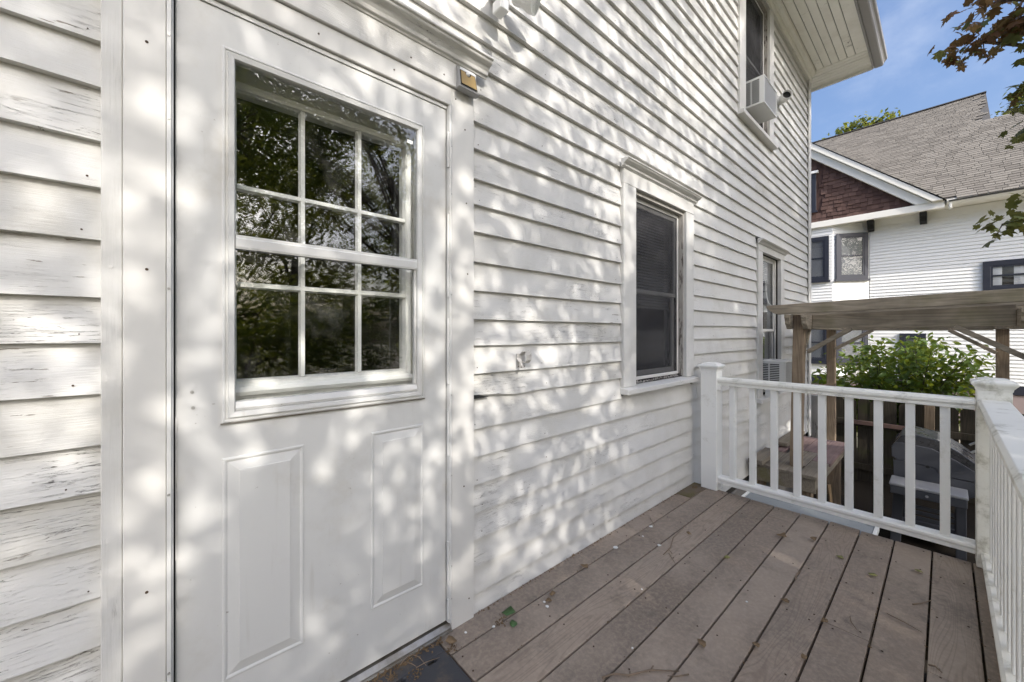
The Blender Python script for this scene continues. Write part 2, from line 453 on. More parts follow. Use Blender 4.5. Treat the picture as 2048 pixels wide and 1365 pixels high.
M['n_white'] = plain('neighbour_white_paint', (0.88, 0.88, 0.86), 0.5, 0.4, 0.03, 3.0, dirt=(0.62, 0.58, 0.45), dirt_lo=0.5, dirt_hi=0.8, dirt_amt=0.3)
M['n_trim'] = plain('neighbour_cream_trim', (0.88, 0.85, 0.77), 0.5, 0.4, 0.03)
M['n_shade'] = plain('blind_behind_glass', (0.16, 0.165, 0.18), 0.7, 0.3, 0.05)
m = Mat('brown_wood_shingles', 0.85, 0.2)
m.color(m.mix(m.rand(), (0.085, 0.05, 0.042), (0.145, 0.09, 0.075)))
M['n_brown'] = m.m
m = Mat('grey_roof_shingle', 0.9, 0.2)
c = m.coord()
col = m.mix(m.rand(), (0.165, 0.147, 0.124), (0.265, 0.24, 0.205))
col = m.mix(m.ramp(m.noise(c, 60, 3), 0.3, 0.7, 0, 0.6), col, (0.145, 0.135, 0.12))
m.color(col)
M['shingle'] = m.m
m = Mat('grey_roof_shingle_field', 0.9, 0.2)
at = m.n('ShaderNodeAttribute', attribute_name='tone')
c = m.coord()
col = m.mix(at.outputs['Fac'], (0.165, 0.147, 0.124), (0.265, 0.24, 0.205))
col = m.mix(m.ramp(m.noise(c, 60, 3), 0.3, 0.7, 0, 0.6), col, (0.145, 0.135, 0.12))
m.color(col)
M['shingle_f'] = m.m
M['bark'] = plain('tree_bark', (0.09, 0.072, 0.055), 0.9, 0.2, 0.4, 8.0, 0.8)
M['leaf_green'] = leafy('green_leaves', [(0.03, 0.06, 0.012), (0.065, 0.115, 0.02), (0.14, 0.17, 0.03)])
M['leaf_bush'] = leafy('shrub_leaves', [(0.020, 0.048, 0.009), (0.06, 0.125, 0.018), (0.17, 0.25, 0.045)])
M['leaf_maple'] = leafy('maple_leaves', [(0.13, 0.055, 0.035), (0.16, 0.085, 0.045), (0.075, 0.105, 0.035), (0.15, 0.18, 0.05)], glow=(0.26, 0.20, 0.05))
M['leaf_far'] = leafy('pale_far_leaves', [(0.06, 0.085, 0.02), (0.13, 0.15, 0.045), (0.20, 0.20, 0.08)])  # paler, yellower leaf tones
M['leaf_dry'] = plain('dry_leaf', (0.21, 0.145, 0.085), 0.8, 0.2, 0.3, 30.0)
M['leaf_fresh'] = plain('fallen_green_leaf', (0.055, 0.12, 0.035), 0.45, 0.5, 0.2, 30.0)
M['leaf_yellow'] = plain('fallen_yellow_green_leaf', (0.24, 0.23, 0.085), 0.7, 0.3, 0.25, 30.0)
M['chalk'] = plain('paint_flake', (0.72, 0.72, 0.70), 0.8, 0.2, 0.1)
M['twig'] = plain('dry_twig', (0.22, 0.165, 0.12), 0.85, 0.2, 0.3, 40.0)
m = Mat('yard_ground', 0.95, 0.1)
c = m.coord(per_object=False)
col = m.mix(m.ramp(m.noise(c, 0.35, 5, 0.6), 0.42, 0.58), (0.20, 0.20, 0.10), (0.40, 0.35, 0.28))
col = m.mix(m.ramp(m.noise(c, 9, 5, 0.7), 0.4, 0.7, 0, 0.5), col, (0.17, 0.16, 0.10))
m.color(col); m.bump(m.noise(c, 14, 5, 0.7), 0.6, 0.03)
M['ground'] = m.m
M['ground_shade'] = plain('shaded_ground_dark', (0.03, 0.024, 0.018), 0.95, 0.1, 0.5, 30.0, 1.0)  # near-black colour that paints deep shade onto the ground
M['clip'] = plain('old_metal_clip', (0.55, 0.53, 0.5), 0.45, 0.5, 0.1, metal=0.3)
M['cord'] = plain('white_cord', (0.7, 0.7, 0.66), 0.7, 0.3, 0.05)

# ================================================================== ground
GZ = -1.05
gm = MB()
n = 24
xs = np.linspace(-60, 90, n); ys = np.linspace(-70, 70, n)
vs = [(x, y, GZ + 0.03 * math.sin(x * 0.9) * math.cos(y * 0.7)) for x in xs for y in ys]
gm.add(vs, [(i * n + j, (i + 1) * n + j, (i + 1) * n + j + 1, i * n + j + 1) for i in range(n - 1) for j in range(n - 1)])
structure(gm.build('ground', M['ground'], smooth=True))
mb_ = MB()  # dark sheet added on the pale ground in place of deep shade by the grill
shade_outline = [(3.0, 0.25), (3.0, -1.4), (3.4, -1.75), (5.0, -1.95), (6.6, -2.15), (7.75, -2.3), (9.6, -2.2), (9.9, -0.6), (9.5, 1.6), (7.2, 1.4), (7.0, 0.2)]
mb_.prism_z(shade_outline, GZ - 0.05, GZ + 0.035)
structure(mb_.build('shade_patch', M['ground_shade']))

# ================================================================== the house
house = thing('house', 'old white clapboard house with peeling paint beside the deck', 'house', (0, 0, GZ))
X_END = 7.04
EAVE_Z = 5.0
HOLES = [(-0.085, 0.90, -0.33, 2.2), (2.225, 2.944, 0.86, 2.11), (4.80, 5.50, 0.50, 2.06), (4.265, 5.05, 3.35, 4.83)]
MB().plate(-3.0, X_END, GZ, EAVE_Z + 0.1, HOLES, 0.016, 0.05).build('wall_sheathing', M['dark'], house)
b = MB(); b.box(-3.0, -2.96, 0.05, 8, GZ, EAVE_Z); b.box(X_END - 0.04, X_END, 0.05, 8, GZ, EAVE_Z); b.box(-2.96, X_END - 0.04, 7.96, 8, GZ, EAVE_Z)
b.build('outer_wall', M['clap'], house)
MB().plate(-3.0, X_END - 0.01, GZ, -0.33, [], -0.004, 0.015).build('foundation', M['found'], house)
# rooms behind the openings
for x0, x1, z0, z1 in HOLES:
    rb = MB()
    rb.plate(x0 - 0.5, x1 + 0.5, z0 - 0.5 if z0 > 0 else z0, z1 + 0.3, [], 1.8, 1.82)
    X0, X1, Z0, Z1 = x0 - 0.5, x1 + 0.5, (z0 - 0.5 if z0 > 0 else z0), z1 + 0.3
    rb.box(X0 - 0.02, X0, 0.051, 1.82, Z0, Z1); rb.box(X1, X1 + 0.02, 0.051, 1.82, Z0, Z1)
    rb.box(X0, X1, 0.051, 1.8, Z0 - 0.02, Z0); rb.box(X0, X1, 0.051, 1.8, Z1, Z1 + 0.02)
    rb.build('room_wall', M['dark'], house)

# ---- clapboards: rows read from the bottom edge of each board
rows_right = [2.206, 2.083, 1.971, 1.843, 1.732, 1.618, 1.487, 1.368, 1.245, 1.134, 1.014, 0.910,
              0.781, 0.661, 0.541, 0.423, 0.311, 0.194, 0.082, -0.03, -0.145, -0.255]
rr = random.Random(5)
up = []
z = 2.206
while z < EAVE_Z - 0.25:
    z += 0.1185 + rr.uniform(-0.004, 0.004); up.append(z)
rows_right = sorted(rows_right + up)
rows_left = sorted([1.19 + (665 - y) / 770.0 * 0.905 for y in (82, 175, 282, 378, 480, 595, 688, 788, 890, 985, 1090, 1193, 1290)])
while rows_left[-1] < EAVE_Z - 0.25: rows_left.append(rows_left[-1] + 0.118)
while rows_left[0] > -0.2: rows_left.insert(0, rows_left[0] - 0.117)

def clapboard(x0, x1, zb, zt, near, warp=None):
    """bevelled board: thick lip at its bottom, thin where the next one laps it"""
    L = x1 - x0
    n = max(1, int(L / (0.12 if near else 0.5)))
    mb = MB(); vs = []; fs = []
    ph = rr.uniform(0, 6.3); skew = rr.uniform(-0.0025, 0.0025)
    for i in range(n + 1):
        x = x0 + L * i / n
        dz = skew * (i / n - 0.5) * min(L, 2) + rr.uniform(-0.0012, 0.0012) + 0.0012 * math.sin(x * 2.1 + ph)
        dy = rr.uniform(-0.0012, 0.0012)
        if warp: 
            a, c2 = warp(x); dz += a; dy += c2
        vs += [(x, -0.010 + dy, zb + dz), (x, 0.0105, zt + 0.012), (x, 0.0145, zt + 0.012), (x, 0.0125 + dy * 0.3, zb + dz * 0.9 - 0.001)]
    for i in range(n):
        o = 4 * i
        for k in range(4):
            j = (k + 1) % 4
            fs.append((o + k, o + 4 + k, o + 4 + j, o + j))
    fs += [(0, 1, 2, 3), (4 * n + 3, 4 * n + 2, 4 * n + 1, 4 * n)]
    mb.add(vs, fs)
    return mb.build('clapboard', M['clap_rough' if x1 < 0 or rr.random() < 0.15 else 'clap'], house)

CUTS = [(-0.121, 0.951, -0.5, 2.30), (2.08, 3.073, 0.80, 2.225), (4.65, 5.645, 0.44, 2.145), (4.10, 5.21, 3.285, 4.99)]
rows = [(-3.0, -0.121, rows_left, 'l'), (-0.121, X_END - 0.012, rows_right, 'r')]
for X0, X1, RW, side in rows:
    for k, zb in enumerate(RW):
        zt = RW[k + 1] if k + 1 < len(RW) else zb + 0.118
        if zt > EAVE_Z + 0.02: zt = EAVE_Z - 0.005
        if side == 'l' and zb > 2.28: continue
        a0 = -3.0 if (side == 'r' and zb > 2.28) else X0
        segs = [(a0, X1)]
        mid = (zb + zt) / 2
        for c0, c1, z0, z1 in CUTS:
            if z0 < mid < z1 or (zb < z1 < zt and z1 - zb > 0.06):
                out = []
                for s0, s1 in segs:
                    if c1 <= s0 or c0 >= s1: out.append((s0, s1)); continue
                    if c0 - s0 > 0.03: out.append((s0, c0 - 0.002))
                    if s1 - c1 > 0.03: out.append((c1 + 0.002, s1))
                segs = out
        for s0, s1 in segs:
            cut = []
            if s1 - s0 > 2.4:
                cut = [s0 + rr.uniform(0.35, 0.65) * (s1 - s0)]
            pts = [s0] + cut + [s1]
            for p, q in zip(pts[:-1], pts[1:]):
                warp = None
                if side == 'r' and abs(zb - 0.910) < 0.002 and p < 1.0:   # the sprung board end beside the door casing
                    warp = lambda x: (0.016 * math.exp(-((x - 0.95) / 0.14) ** 2) - 0.006 * math.exp(-((x - 1.22) / 0.07) ** 2), -0.006 * math.exp(-((x - 0.95) / 0.2) ** 2))
                clapboard(p + (0.0008 if p != s0 else 0), q - (0.0008 if q != s1 else 0), zb, zt, p < 2.4 and zb < 3.2, warp)
# a split shows behind the sprung board end
MB().prism_y([(0.9525, 0.9085), (1.04, 0.9095), (1.0, 0.918), (0.9525, 0.929)], -0.0125, -0.004).build('split_gap', M['black'], house)

# nail heads showing through the paint
nl = MB(); r9 = random.Random(33)
for RW, xs_ in ((rows_left, (-0.16, -0.55, -0.95)), (rows_right, (0.985, 1.39, 1.80, 2.02, 3.12, 3.5, 3.9, 4.3))):
    for zb in RW:
        if not 0.0 < zb < 3.4: continue
        for x in xs_:
            if r9.random() < 0.45 and not (2.05 < x < 3.1 and 0.8 < zb < 2.25) and not (x < 0.9 and zb > 2.2):
                f_ = r9.uniform(0.018, 0.028)
                nl.disc((x + r9.uniform(-0.02, 0.02), -0.0108 + 0.0205 * f_ / 0.13, zb + f_), (0, -1, 0), r9.uniform(0.0014, 0.0026), 0.0012, 7)
stuff(nl.build('nail_heads', M['rust'], house))
# corner board and frieze
b = MB(); b.box(X_END - 0.11, X_END + 0.022, -0.022, -0.0085, -0.33, EAVE_Z - 0.14); b.box(X_END + 0.0005, X_END + 0.022, -0.0085, 0.12, -0.33, EAVE_Z - 0.14)
b.build('corner_board', M['trim_v'], house, 0.002)
MB().box(-3, X_END + 0.03, -0.03, -0.004, EAVE_Z - 0.14, EAVE_Z - 0.004).build('frieze_board', M['soffit'], house, 0.003)
MB().prism_x([(-0.031, EAVE_Z - 0.07), (-0.04, EAVE_Z - 0.068), (-0.05, EAVE_Z - 0.045), (-0.072, EAVE_Z - 0.03), (-0.08, EAVE_Z - 0.004), (-0.031, EAVE_Z - 0.004)], -3, X_END + 0.03).build('bed_moulding', M['soffit'], house)
# soffit boards
y = -0.001
k = 0
while y > -0.60:
    w = 0.0865
    MB().box(-3, X_END + 0.0, y - w + 0.006 if y - w > -0.60 else -0.6365, y, EAVE_Z + rr.uniform(0, 0.002), EAVE_Z + 0.018).build('soffit_board', M['soffit'], house, 0.003)
    y -= w; k += 1
x = X_END + 0.006
while x < X_END + 0.5:
    MB().box(x, x + 0.0725, -0.635, 0.4, EAVE_Z + rr.uniform(0, 0.002), EAVE_Z + 0.018).build('soffit_board', M['soffit'], house, 0.003)
    x += 0.0785
MB().box(X_END - 0.004, X_END + 0.004, -0.633, -0.04, EAVE_Z - 0.004, EAVE_Z + 0.003).build('soffit_batten', M['soffit'], house)
b = MB(); b.box(-3, 7.575, -0.66, -0.637, EAVE_Z - 0.015, EAVE_Z + 0.17); b.build('fascia', M['gutter'], house, 0.002)
b = MB(); b.box(7.53, 7.556, -0.636, 0.8, EAVE_Z - 0.03, EAVE_Z + 0.17); b.build('fascia', M['soffit'], house, 0.002)
b = MB(); b.box(7.557, 7.60, -0.636, 0.8, EAVE_Z - 0.012, EAVE_Z + 0.18); b.build('fascia_cap', M['gutter'], house, 0.002)
# ogee gutter
gp = [(-0.661, 5.0), (-0.735, 5.0), (-0.748, 5.012), (-0.752, 5.04), (-0.765, 5.06), (-0.785, 5.075), (-0.79, 5.095), (-0.79, 5.12), (-0.781, 5.12), (-0.781, 5.098), (-0.755, 5.07), (-0.743, 5.044), (-0.74, 5.018), (-0.73, 5.008), (-0.661, 5.008)]
MB().prism_x(gp, -3, 7.615).build('gutter', M['gutter'], house)
MB().prism_x([(-0.661, 5.001), (-0.735, 5.001), (-0.75, 5.03), (-0.788, 5.08), (-0.788, 5.12), (-0.661, 5.12)], 7.616, 7.619).build('gutter_end_cap', M['gutter'], house)
b = MB(); b.add([(-3.2, -0.70, 5.14), (7.63, -0.70, 5.14), (7.63, 8.6, 5.14), (-3.2, 8.6, 5.14), (-1, 4, 8.2), (4.2, 4, 8.2)], [(0, 1, 5, 4), (1, 2, 5), (2, 3, 4, 5), (3, 0, 4), (0, 3, 2, 1)])
b.build('roof', M['roof_dark'], house)

# ---- crown profile helper (local y,z with z from 0 at its foot)
def crown(x0, x1, z, h, d, yb, name, mat, parent):
    P = [(0, 0), (-0.10, 0), (-0.16, 0.10), (-0.30, 0.16), (-0.36, 0.34), (-0.55, 0.55), (-0.80, 0.66), (-0.86, 0.72), (-0.86, 0.80), (-1.0, 0.84), (-1.0, 0.97), (0, 1.06)]
    return MB().prism_x([(yb + p * d, z + q * h) for p, q in P], x0, x1).build(name, mat, parent, 0.0015)

# ---- door surround
cas = MB()
cas.box(0.842, 0.951, -0.022, 0.012, -0.02, 2.166)
o = cas.build('door_casing', M['smooth'], house, 0.002)
so = MB()
for px, pz in ((0.905, 2.02), (0.912, 1.72), (0.918, 1.43), (0.90, 0.56), (0.925, 0.09)): so.disc((px, -0.0221, pz), (0, -1, 0), 0.0032, 0.0012, 8)
stuff(so.build('nail_heads', M['rust'], o))
MB().box(-0.0835, -0.006, -0.024, 0.012, -0.30, 2.166).build('door_casing', M['smooth'], house, 0.002)
b = MB()
for pz in (1.905, 1.345, 0.55): b.disc((-0.042, -0.0241, pz), (0, -1, 0), 0.0034, 0.0012, 8)
stuff(b.build('nail_heads', M['rust'], house.children[-1]))
MB().box(-0.1205, -0.0842, -0.018, 0.012, -0.30, 2.30).build('casing_board', M['trim_v'], house, 0.002)
b = MB(); b.disc((-0.104, -0.0181, 1.345), (0, -1, 0), 0.0038, 0.0015, 10); b.build('screw', M['smooth'], house.children[-1])
MB().box(-0.0058, 0.8418, -0.022, 0.012, 2.094, 2.166).build('head_casing', M['smooth'], house, 0.002)
b = MB()
for px in (0.86, 0.60, 0.35): b.disc((px, -0.0221, 2.128), (0, -1, 0), 0.003, 0.0012, 8)
stuff(b.build('nail_heads', M['rust'], house.children[-1]))
MB().box(-0.084, 0.955, -0.032, 0.012, 2.168, 2.272).build('head_board', M['trim'], house, 0.0025)
b = MB()
for px in (0.80, 0.66): b.disc((px, -0.0321, 2.195), (0, -1, 0), 0.003, 0.0012, 8)
stuff(b.build('nail_heads', M['rust'], house.children[-1]))
crown(-0.14, 1.005, 2.262, 0.066, 0.06, -0.03, 'door_crown', M['trim'], house)
# inner faces of the door opening
b = MB(); b.box(-0.0848, -0.0062, 0.0125, 0.13, -0.3, 2.16); b.box(0.843, 0.90, 0.0125, 0.13, -0.3, 2.16); b.box(-0.006, 0.8425, 0.0125, 0.13, 2.095, 2.16)
b.build('door_jamb', M['smooth'], house)

# storm door frame flange with its screws, hinge edge on the right
fl = MB().prism_z([(-0.0055, 0.004), (-0.0055, -0.028), (0.0025, -0.031), (0.0045, -0.026), (0.0075, -0.024), (0.0075, 0.004)], -0.02, 2.093).build('storm_frame_flange', M['door'], house)
b = MB()
for pz in (1.94, 1.73, 1.30, 0.78, 0.33): b.disc((-0.0015, -0.0302, pz), (0, -1, 0), 0.0032, 0.0018, 8)
stuff(b.build('screw_heads', M['steel'], fl))
hf = MB().prism_z([(0.8275, 0.004), (0.8275, -0.010), (0.8305, -0.024), (0.8345, -0.026), (0.8415, -0.0245), (0.8415, 0.004)], 0.035, 2.0925).build('storm_frame_flange', M['door'], house)
b = MB()
for pz in (1.93, 1.74, 1.34, 0.94, 0.62, 0.26, 0.13): b.disc((0.8385, -0.0252, pz), (0, -1, 0), 0.0026, 0.0016, 8)
stuff(b.build('screw_heads', M['steel'], hf))
for z0, z1 in ((1.845, 1.985), (1.33, 1.66), (0.985, 1.245), (0.70, 0.88), (0.19, 0.36), (0.05, 0.13)):
    MB().tube([(0.8262, -0.019, z0), (0.8262, -0.019, z1)], 0.0048, 8).build('hinge_barrel', M['door'], hf)

# ---- storm door
sd = MB().plate(0.0112, 0.8235, 0.039, 2.078, [(0.130, 0.700, 0.962, 1.955)], -0.008, 0.022).build('storm_door', M['door'], house, 0.0025)
MB().box(0.0085, 0.8235, -0.012, 0.020, 2.0785, 2.0905).build('door_top_rail', M['door'], sd)
b = MB()
b.loops(0.1074, 0.7235, 0.940, 1.977, [(0, -0.0078), (0.0, -0.0145), (0.003, -0.0165), (0.0065, -0.0165), (0.0075, -0.0135), (0.0125, -0.0135), (0.0145, -0.021), (0.027, -0.0195), (0.030, -0.0125)])
b.f.pop()
b.build('lite_frame', M['door'], sd)
MB().box(0.104, 0.727, -0.014, -0.0085, 0.9355, 0.9395).build('lite_drip_edge', M['alu'], sd)
MB().plate(0.1375, 0.6934, 1.44, 1.949, [], -0.0105, -0.0085).build('glass_pane', M['glass_storm'], sd)
MB().plate(0.1375, 0.6934, 0.974, 1.444, [], -0.002, 0.0).build('glass_pane', M['glass_storm'], sd)
b = MB(); b.prism_x([(0.004, 1.424), (-0.016, 1.424), (-0.018, 1.43), (-0.018, 1.452), (-0.0145, 1.456), (-0.0145, 1.463), (0.004, 1.463)], 0.1375, 0.6934)
b.build('meeting_rail', M['door'], sd)
b = MB(); b.prism_x([(0.004, 0.971), (-0.017, 0.971), (-0.019, 0.978), (-0.0125, 0.994), (0.004, 0.996)], 0.1375, 0.6934); b.build('bottom_sash_rail', M['door'], sd)
b = MB(); b.box(0.6846, 0.6932, -0.010, 0.004, 0.997, 1.423); b.build('sash_stile', M['door'], sd)
for x0, x1 in ((0.108, 0.3123), (0.5214, 0.724)):
    MB().loops(x0, x1, 0.226, 0.842, [(0, -0.0079), (0.001, -0.0098), (0.004, -0.0108), (0.0075, -0.0104), (0.0115, -0.0083), (0.0125, -0.0081), (0.038, -0.0128), (0.0385, -0.0142), (0.040, -0.0145)]).build('raised_panel', M['door'], sd)
b = MB(); b.disc((0.044, -0.0082, 1.032), (0, -1, 0), 0.0042, 0.0016, 12); b.disc((0.0465, -0.0082, 0.990), (0, -1, 0), 0.0042, 0.0016, 12)
stuff(b.build('handle_screw_holes', M['steel'], sd))
MB().box(0.0112, 0.0165, -0.0095, -0.0081, 0.60, 0.97).build('worn_edge_strip', M['trim_v'], sd)
MB().box(0.0078, 0.0110, -0.004, 0.004, 0.04, 2.078).build('weather_strip', M['black'], sd)
# label sticker on the glass corner
MB().plate(0.655, 0.678, 1.890, 1.903, [], -0.0109, -0.0106).build('glass_sticker', M['chalk'], sd)

# ---- inner door with nine panes behind the storm glass
iy = 0.09
idr = MB().plate(0.0, 0.836, 0.03, 2.09, [(0.150, 0.691, 1.045, 1.918)], iy, iy + 0.04).build('inner_door', M['inner'], house)
b = MB(); b.loops(0.118, 0.723, 1.012, 1.951, [(0, iy - 0.0005), (0.004, iy - 0.014), (0.012, iy - 0.018), (0.022, iy - 0.012), (0.030, iy - 0.012), (0.034, iy + 0.01)]); b.f.pop()
b.build('lite_moulding', M['inner'], idr)
mp = [0, 1]
gx = [0.1502, 0.3289, 0.5142, 0.6908]; gz = [1.0452, 1.333, 1.627, 1.9178]
for x in gx[1:3]:
    MB().prism_z([(x - 0.010, iy + 0.005), (x - 0.006, iy - 0.012), (x + 0.006, iy - 0.012), (x + 0.010, iy + 0.005)], gz[0], gz[3]).build('muntin', M['inner'], idr)
for z in gz[1:3]:
    MB().prism_x([(iy + 0.005, z - 0.010), (iy - 0.0125, z - 0.006), (iy - 0.0125, z + 0.006), (iy + 0.005, z + 0.010)], gx[0], gx[3]).build('muntin', M['inner'], idr)
for i in range(3):
    for j in range(3):
        MB().plate(gx[i] + 0.002, gx[i + 1] - 0.002, gz[j] + 0.002, gz[j + 1] - 0.002, [], iy + 0.008, iy + 0.011).build('pane', M['glass_in'], idr)
b = MB(); b.prism_x([(iy - 0.0005, 0.998), (iy - 0.022, 1.0), (iy - 0.028, 1.012), (iy - 0.022, 1.024), (iy - 0.0005, 1.028)], 0.112, 0.729); b.build('lite_sill', M['inner'], idr)

# threshold
tp = [(0.03, -0.012), (-0.030, -0.010), (-0.030, 0.006), (-0.027, 0.007), (-0.022, 0.007), (-0.021, 0.013), (-0.006, 0.026), (0.03, 0.030)]
MB().prism_x(tp, -0.0055, 0.8412).build('threshold', M['alu'], house)
MB().box(-0.08, 0.84, -0.005, 0.012, -0.3, -0.0135).build('sill_riser', M['joist'], house)

# ---- windows of the house
def house_window(x0, x1, z0, z1, cl, cr, head, crown_h, sill_h, meet, rot_side, blind=None, storm=True, screen=False):
    w = bpy.data.objects.new('window', None); COL.objects.link(w); w.parent = house; w.empty_display_size = 0.1
    MB().box(x0 - cl, x0, -0.022, 0.013, z0 - 0.01, z1).build('side_casing', M['trim_v'], w, 0.002)
    MB().box(x1, x1 + cr, -0.022, 0.013, z0 - 0.01, z1).build('side_casing', M['trim_v'], w, 0.002)
    MB().box(x0 - cl, x1 + cr, -0.0225, 0.013, z1 + 0.001, z1 + head).build('head_casing', M['trim'], w, 0.002)
    crown(x0 - cl - 0.03, x1 + cr + 0.03, z1 + head - 0.006, crown_h, 0.055, -0.021, 'crown', M['trim'], w)
    MB().prism_x([(0.05, z0 - 0.006), (-0.02, z0 - 0.012), (-0.058, z0 - 0.020), (-0.060, z0 - 0.024), (-0.060, z0 - sill_h), (-0.0, z0 - sill_h), (0.05, z0 - sill_h)], x0 - cl - 0.012, x1 + cr + 0.01).build('sill', M['trim'], w, 0.003)
    j = MB(); j.box(x0 - 0.012, x0 - 0.0005, 0.0135, 0.16, z0 - 0.005, z1); j.box(x0, x1, 0.0135, 0.16, z1 + 0.0005, z1 + 0.012)
    j.build('jamb', M['trim_v'], w)
    MB().box(x1 + 0.0005, x1 + 0.012, 0.0135, 0.16, z0 - 0.005, z1).build('jamb', M['rot'] if rot_side else M['trim_v'], w)
    if rot_side:
        MB().box(x1 - 0.012, x1 - 0.0005, 0.002, 0.032, z0, z1 - 0.002).build('jamb_stop', M['rot'], w)
        MB().box(x0, x1 - 0.013, 0.002, 0.032, z1 - 0.024, z1 - 0.002).build('head_stop', M['rot'], w)
    e = 0.013 if rot_side else 0.002
    f = MB(); f.frame(x0 + 0.001, x1 - e, z0 + 0.012, z1 - 0.026 if rot_side else z1 - 0.002, 0.022, 0.034, 0.046); f.build('storm_frame', M['smooth'], w, 0.002)
    a0, a1, b0, b1 = x0 + 0.023, x1 - e - 0.022, z0 + 0.034, z1 - (0.048 if rot_side else 0.024)
    s = MB(); s.frame(a0, a1, meet, b1, 0.028, 0.047, 0.058); s.build('upper_sash', M['smooth'], w)
    MB().plate(a0 + 0.028, a1 - 0.028, meet + 0.028, b1 - 0.028, [], 0.051, 0.053).build('pane', M['glass'], w)
    s = MB(); s.frame(a0, a1, b0, meet + 0.03, 0.034, 0.060, 0.072); s.build('lower_sash', M['smooth'], w)
    MB().plate(a0 + 0.034, a1 - 0.034, b0 + 0.034, meet - 0.004, [], 0.064, 0.066).build('pane', M['glass'], w)
    if screen:
        MB().plate(x0 + 0.0235, x1 - e - 0.0225, z0 + 0.0345, b1 - 0.001, [], 0.0375, 0.0385).build('insect_screen', M['screen'], w)
    if blind:
        bl = MB(); zz = b1 - 0.02
        while zz > blind[0]:
            bl.add([(a0 + 0.01, 0.098, zz - 0.009), (a1 - 0.01, 0.098, zz - 0.009), (a1 - 0.01, 0.108, zz + 0.009), (a0 + 0.01, 0.108, zz + 0.009)], [(0, 1, 2, 3)])
            zz -= 0.021
        stuff(bl.build('blind_slats', blind[1], w))
    return w
w1 = house_window(2.225, 2.944, 0.86, 2.11, 0.144, 0.128, 0.094, 0.048, 0.052, 1.455, True, (1.35, M['blind']), screen=True)
w2 = house_window(4.80, 5.50, 0.50, 2.06, 0.15, 0.14, 0.075, 0.045, 0.06, 1.20, False, (1.78, M['blind_white']))
w3 = house_window(4.265, 5.05, 3.35, 4.83, 0.165, 0.155, 0.12, 0.05, 0.06, 4.06, True, (3.8, M['blind_white']), screen=True)
b = MB(); r2 = random.Random(3)
for i in range(70):
    x = 2.24 + r2.random() * 0.68; yy = -0.012 + r2.random() * 0.045; s = r2.uniform(0.003, 0.009)
    b.bar((x, yy, 0.862), (x + r2.uniform(-s, s) * 2, yy + r2.uniform(-s, s), 0.862 + r2.uniform(0.002, 0.012)), s, s * 0.6)
stuff(b.build('paint_flakes', M['rot'], w1))

# vent elbow through the wall, its mouth turned along the wall
path = [Vector((5.43, 0.012, 3.95)), Vector((5.43, -0.045, 3.95)), Vector((5.415, -0.075, 3.95)), Vector((5.375, -0.100, 3.95)), Vector((5.345, -0.118, 3.95))]
v = MB().tube(path, 0.047, 20, cap=False).build('vent_pipe', M['ac'], house, smooth=True)
v.modifiers.new('wall', 'SOLIDIFY').thickness = 0.004
MB().tube([path[3], path[3] + (path[4] - path[3]) * 0.05], 0.0425, 20).build('vent_throat', M['black'], v)
MB().tube([(5.43, -0.020, 3.95), (5.43, -0.012, 3.95)], 0.062, 20).build('vent_collar', M['ac'], v)

# ================================================================== deck
deck = thing('deck', 'brown composite board deck along the house wall', 'deck', (0.775, -0.75, GZ))
edges = [0.0, -0.12, -0.266, -0.411, -0.557, -0.7025, -0.848, -0.994, -1.139, -1.285, -1.424, -1.56]
joints = {1: [], 3: [], 4: [2.9], 7: [2.013], 8: [], 9: [1.988]}
X0, X1 = 0.775, 3.105
rd = random.Random(21)
for i in range(len(edges) - 1):
    yb, ya = edges[i + 1] + 0.0035, edges[i] - (0.0035 if i else 0.008)
    cuts = [X0 + rd.uniform(-0.002, 0.002)] + joints.get(i, []) + [X1 + rd.uniform(-0.006, 0.006)]
    for p, q in zip(cuts[:-1], cuts[1:]):
        dz = rd.uniform(-0.0015, 0.0015)
        MB().box(p + 0.0015, q - 0.0015, yb, ya, -0.025 + dz, dz).build('deck_board', M['deck'], deck, 0.003, seg=2)
MB().box(2.79, 3.10, -0.118, -0.014, 0.0025, 0.0045).build('moss_patch', M['deck_moss'], deck)
for x in (0.80, 1.2, 1.6, 2.0, 2.4, 2.8, 3.06):
    MB().box(x - 0.02, x + 0.02, -1.56, -0.01, -0.19, -0.028).build('joist', M['joist'], deck)
b = MB(); b.box(0.78, 3.08, -0.05, -0.006, -0.19, -0.0285); b.build('ledger', M['joist'], deck)
b = MB(); b.box(0.78, 3.08, -1.60, -1.562, -0.2, -0.002); b.build('rim_board', M['vinyl_dirty'], deck)
for x in (0.9, 3.0):
    MB().box(x - 0.05, x + 0.05, -1.5, -1.4, GZ - 0.05, -0.191).build('deck_support_post', M['joist'], deck)
b = MB()
for i in range(len(edges) - 1):
    for x in (0.80, 1.2, 1.6, 1.985, 2.04, 2.4, 2.8, 3.06):
        for yy in (edges[i] - 0.03, edges[i + 1] + 0.03):
            if rd.random() < 0.75:
                b.disc((x + rd.uniform(-0.012, 0.012), yy + rd.uniform(-0.008, 0.008), 0.0012), (0, 0, 1), 0.0035, 0.0012, 6)
stuff(b.build('deck_screws', M['rust'], deck))

# landing in front of the door
structure(MB().box(-2.0, 0.772, -1.6, -0.007, -0.20, -0.0145).build('landing', M['joist']))
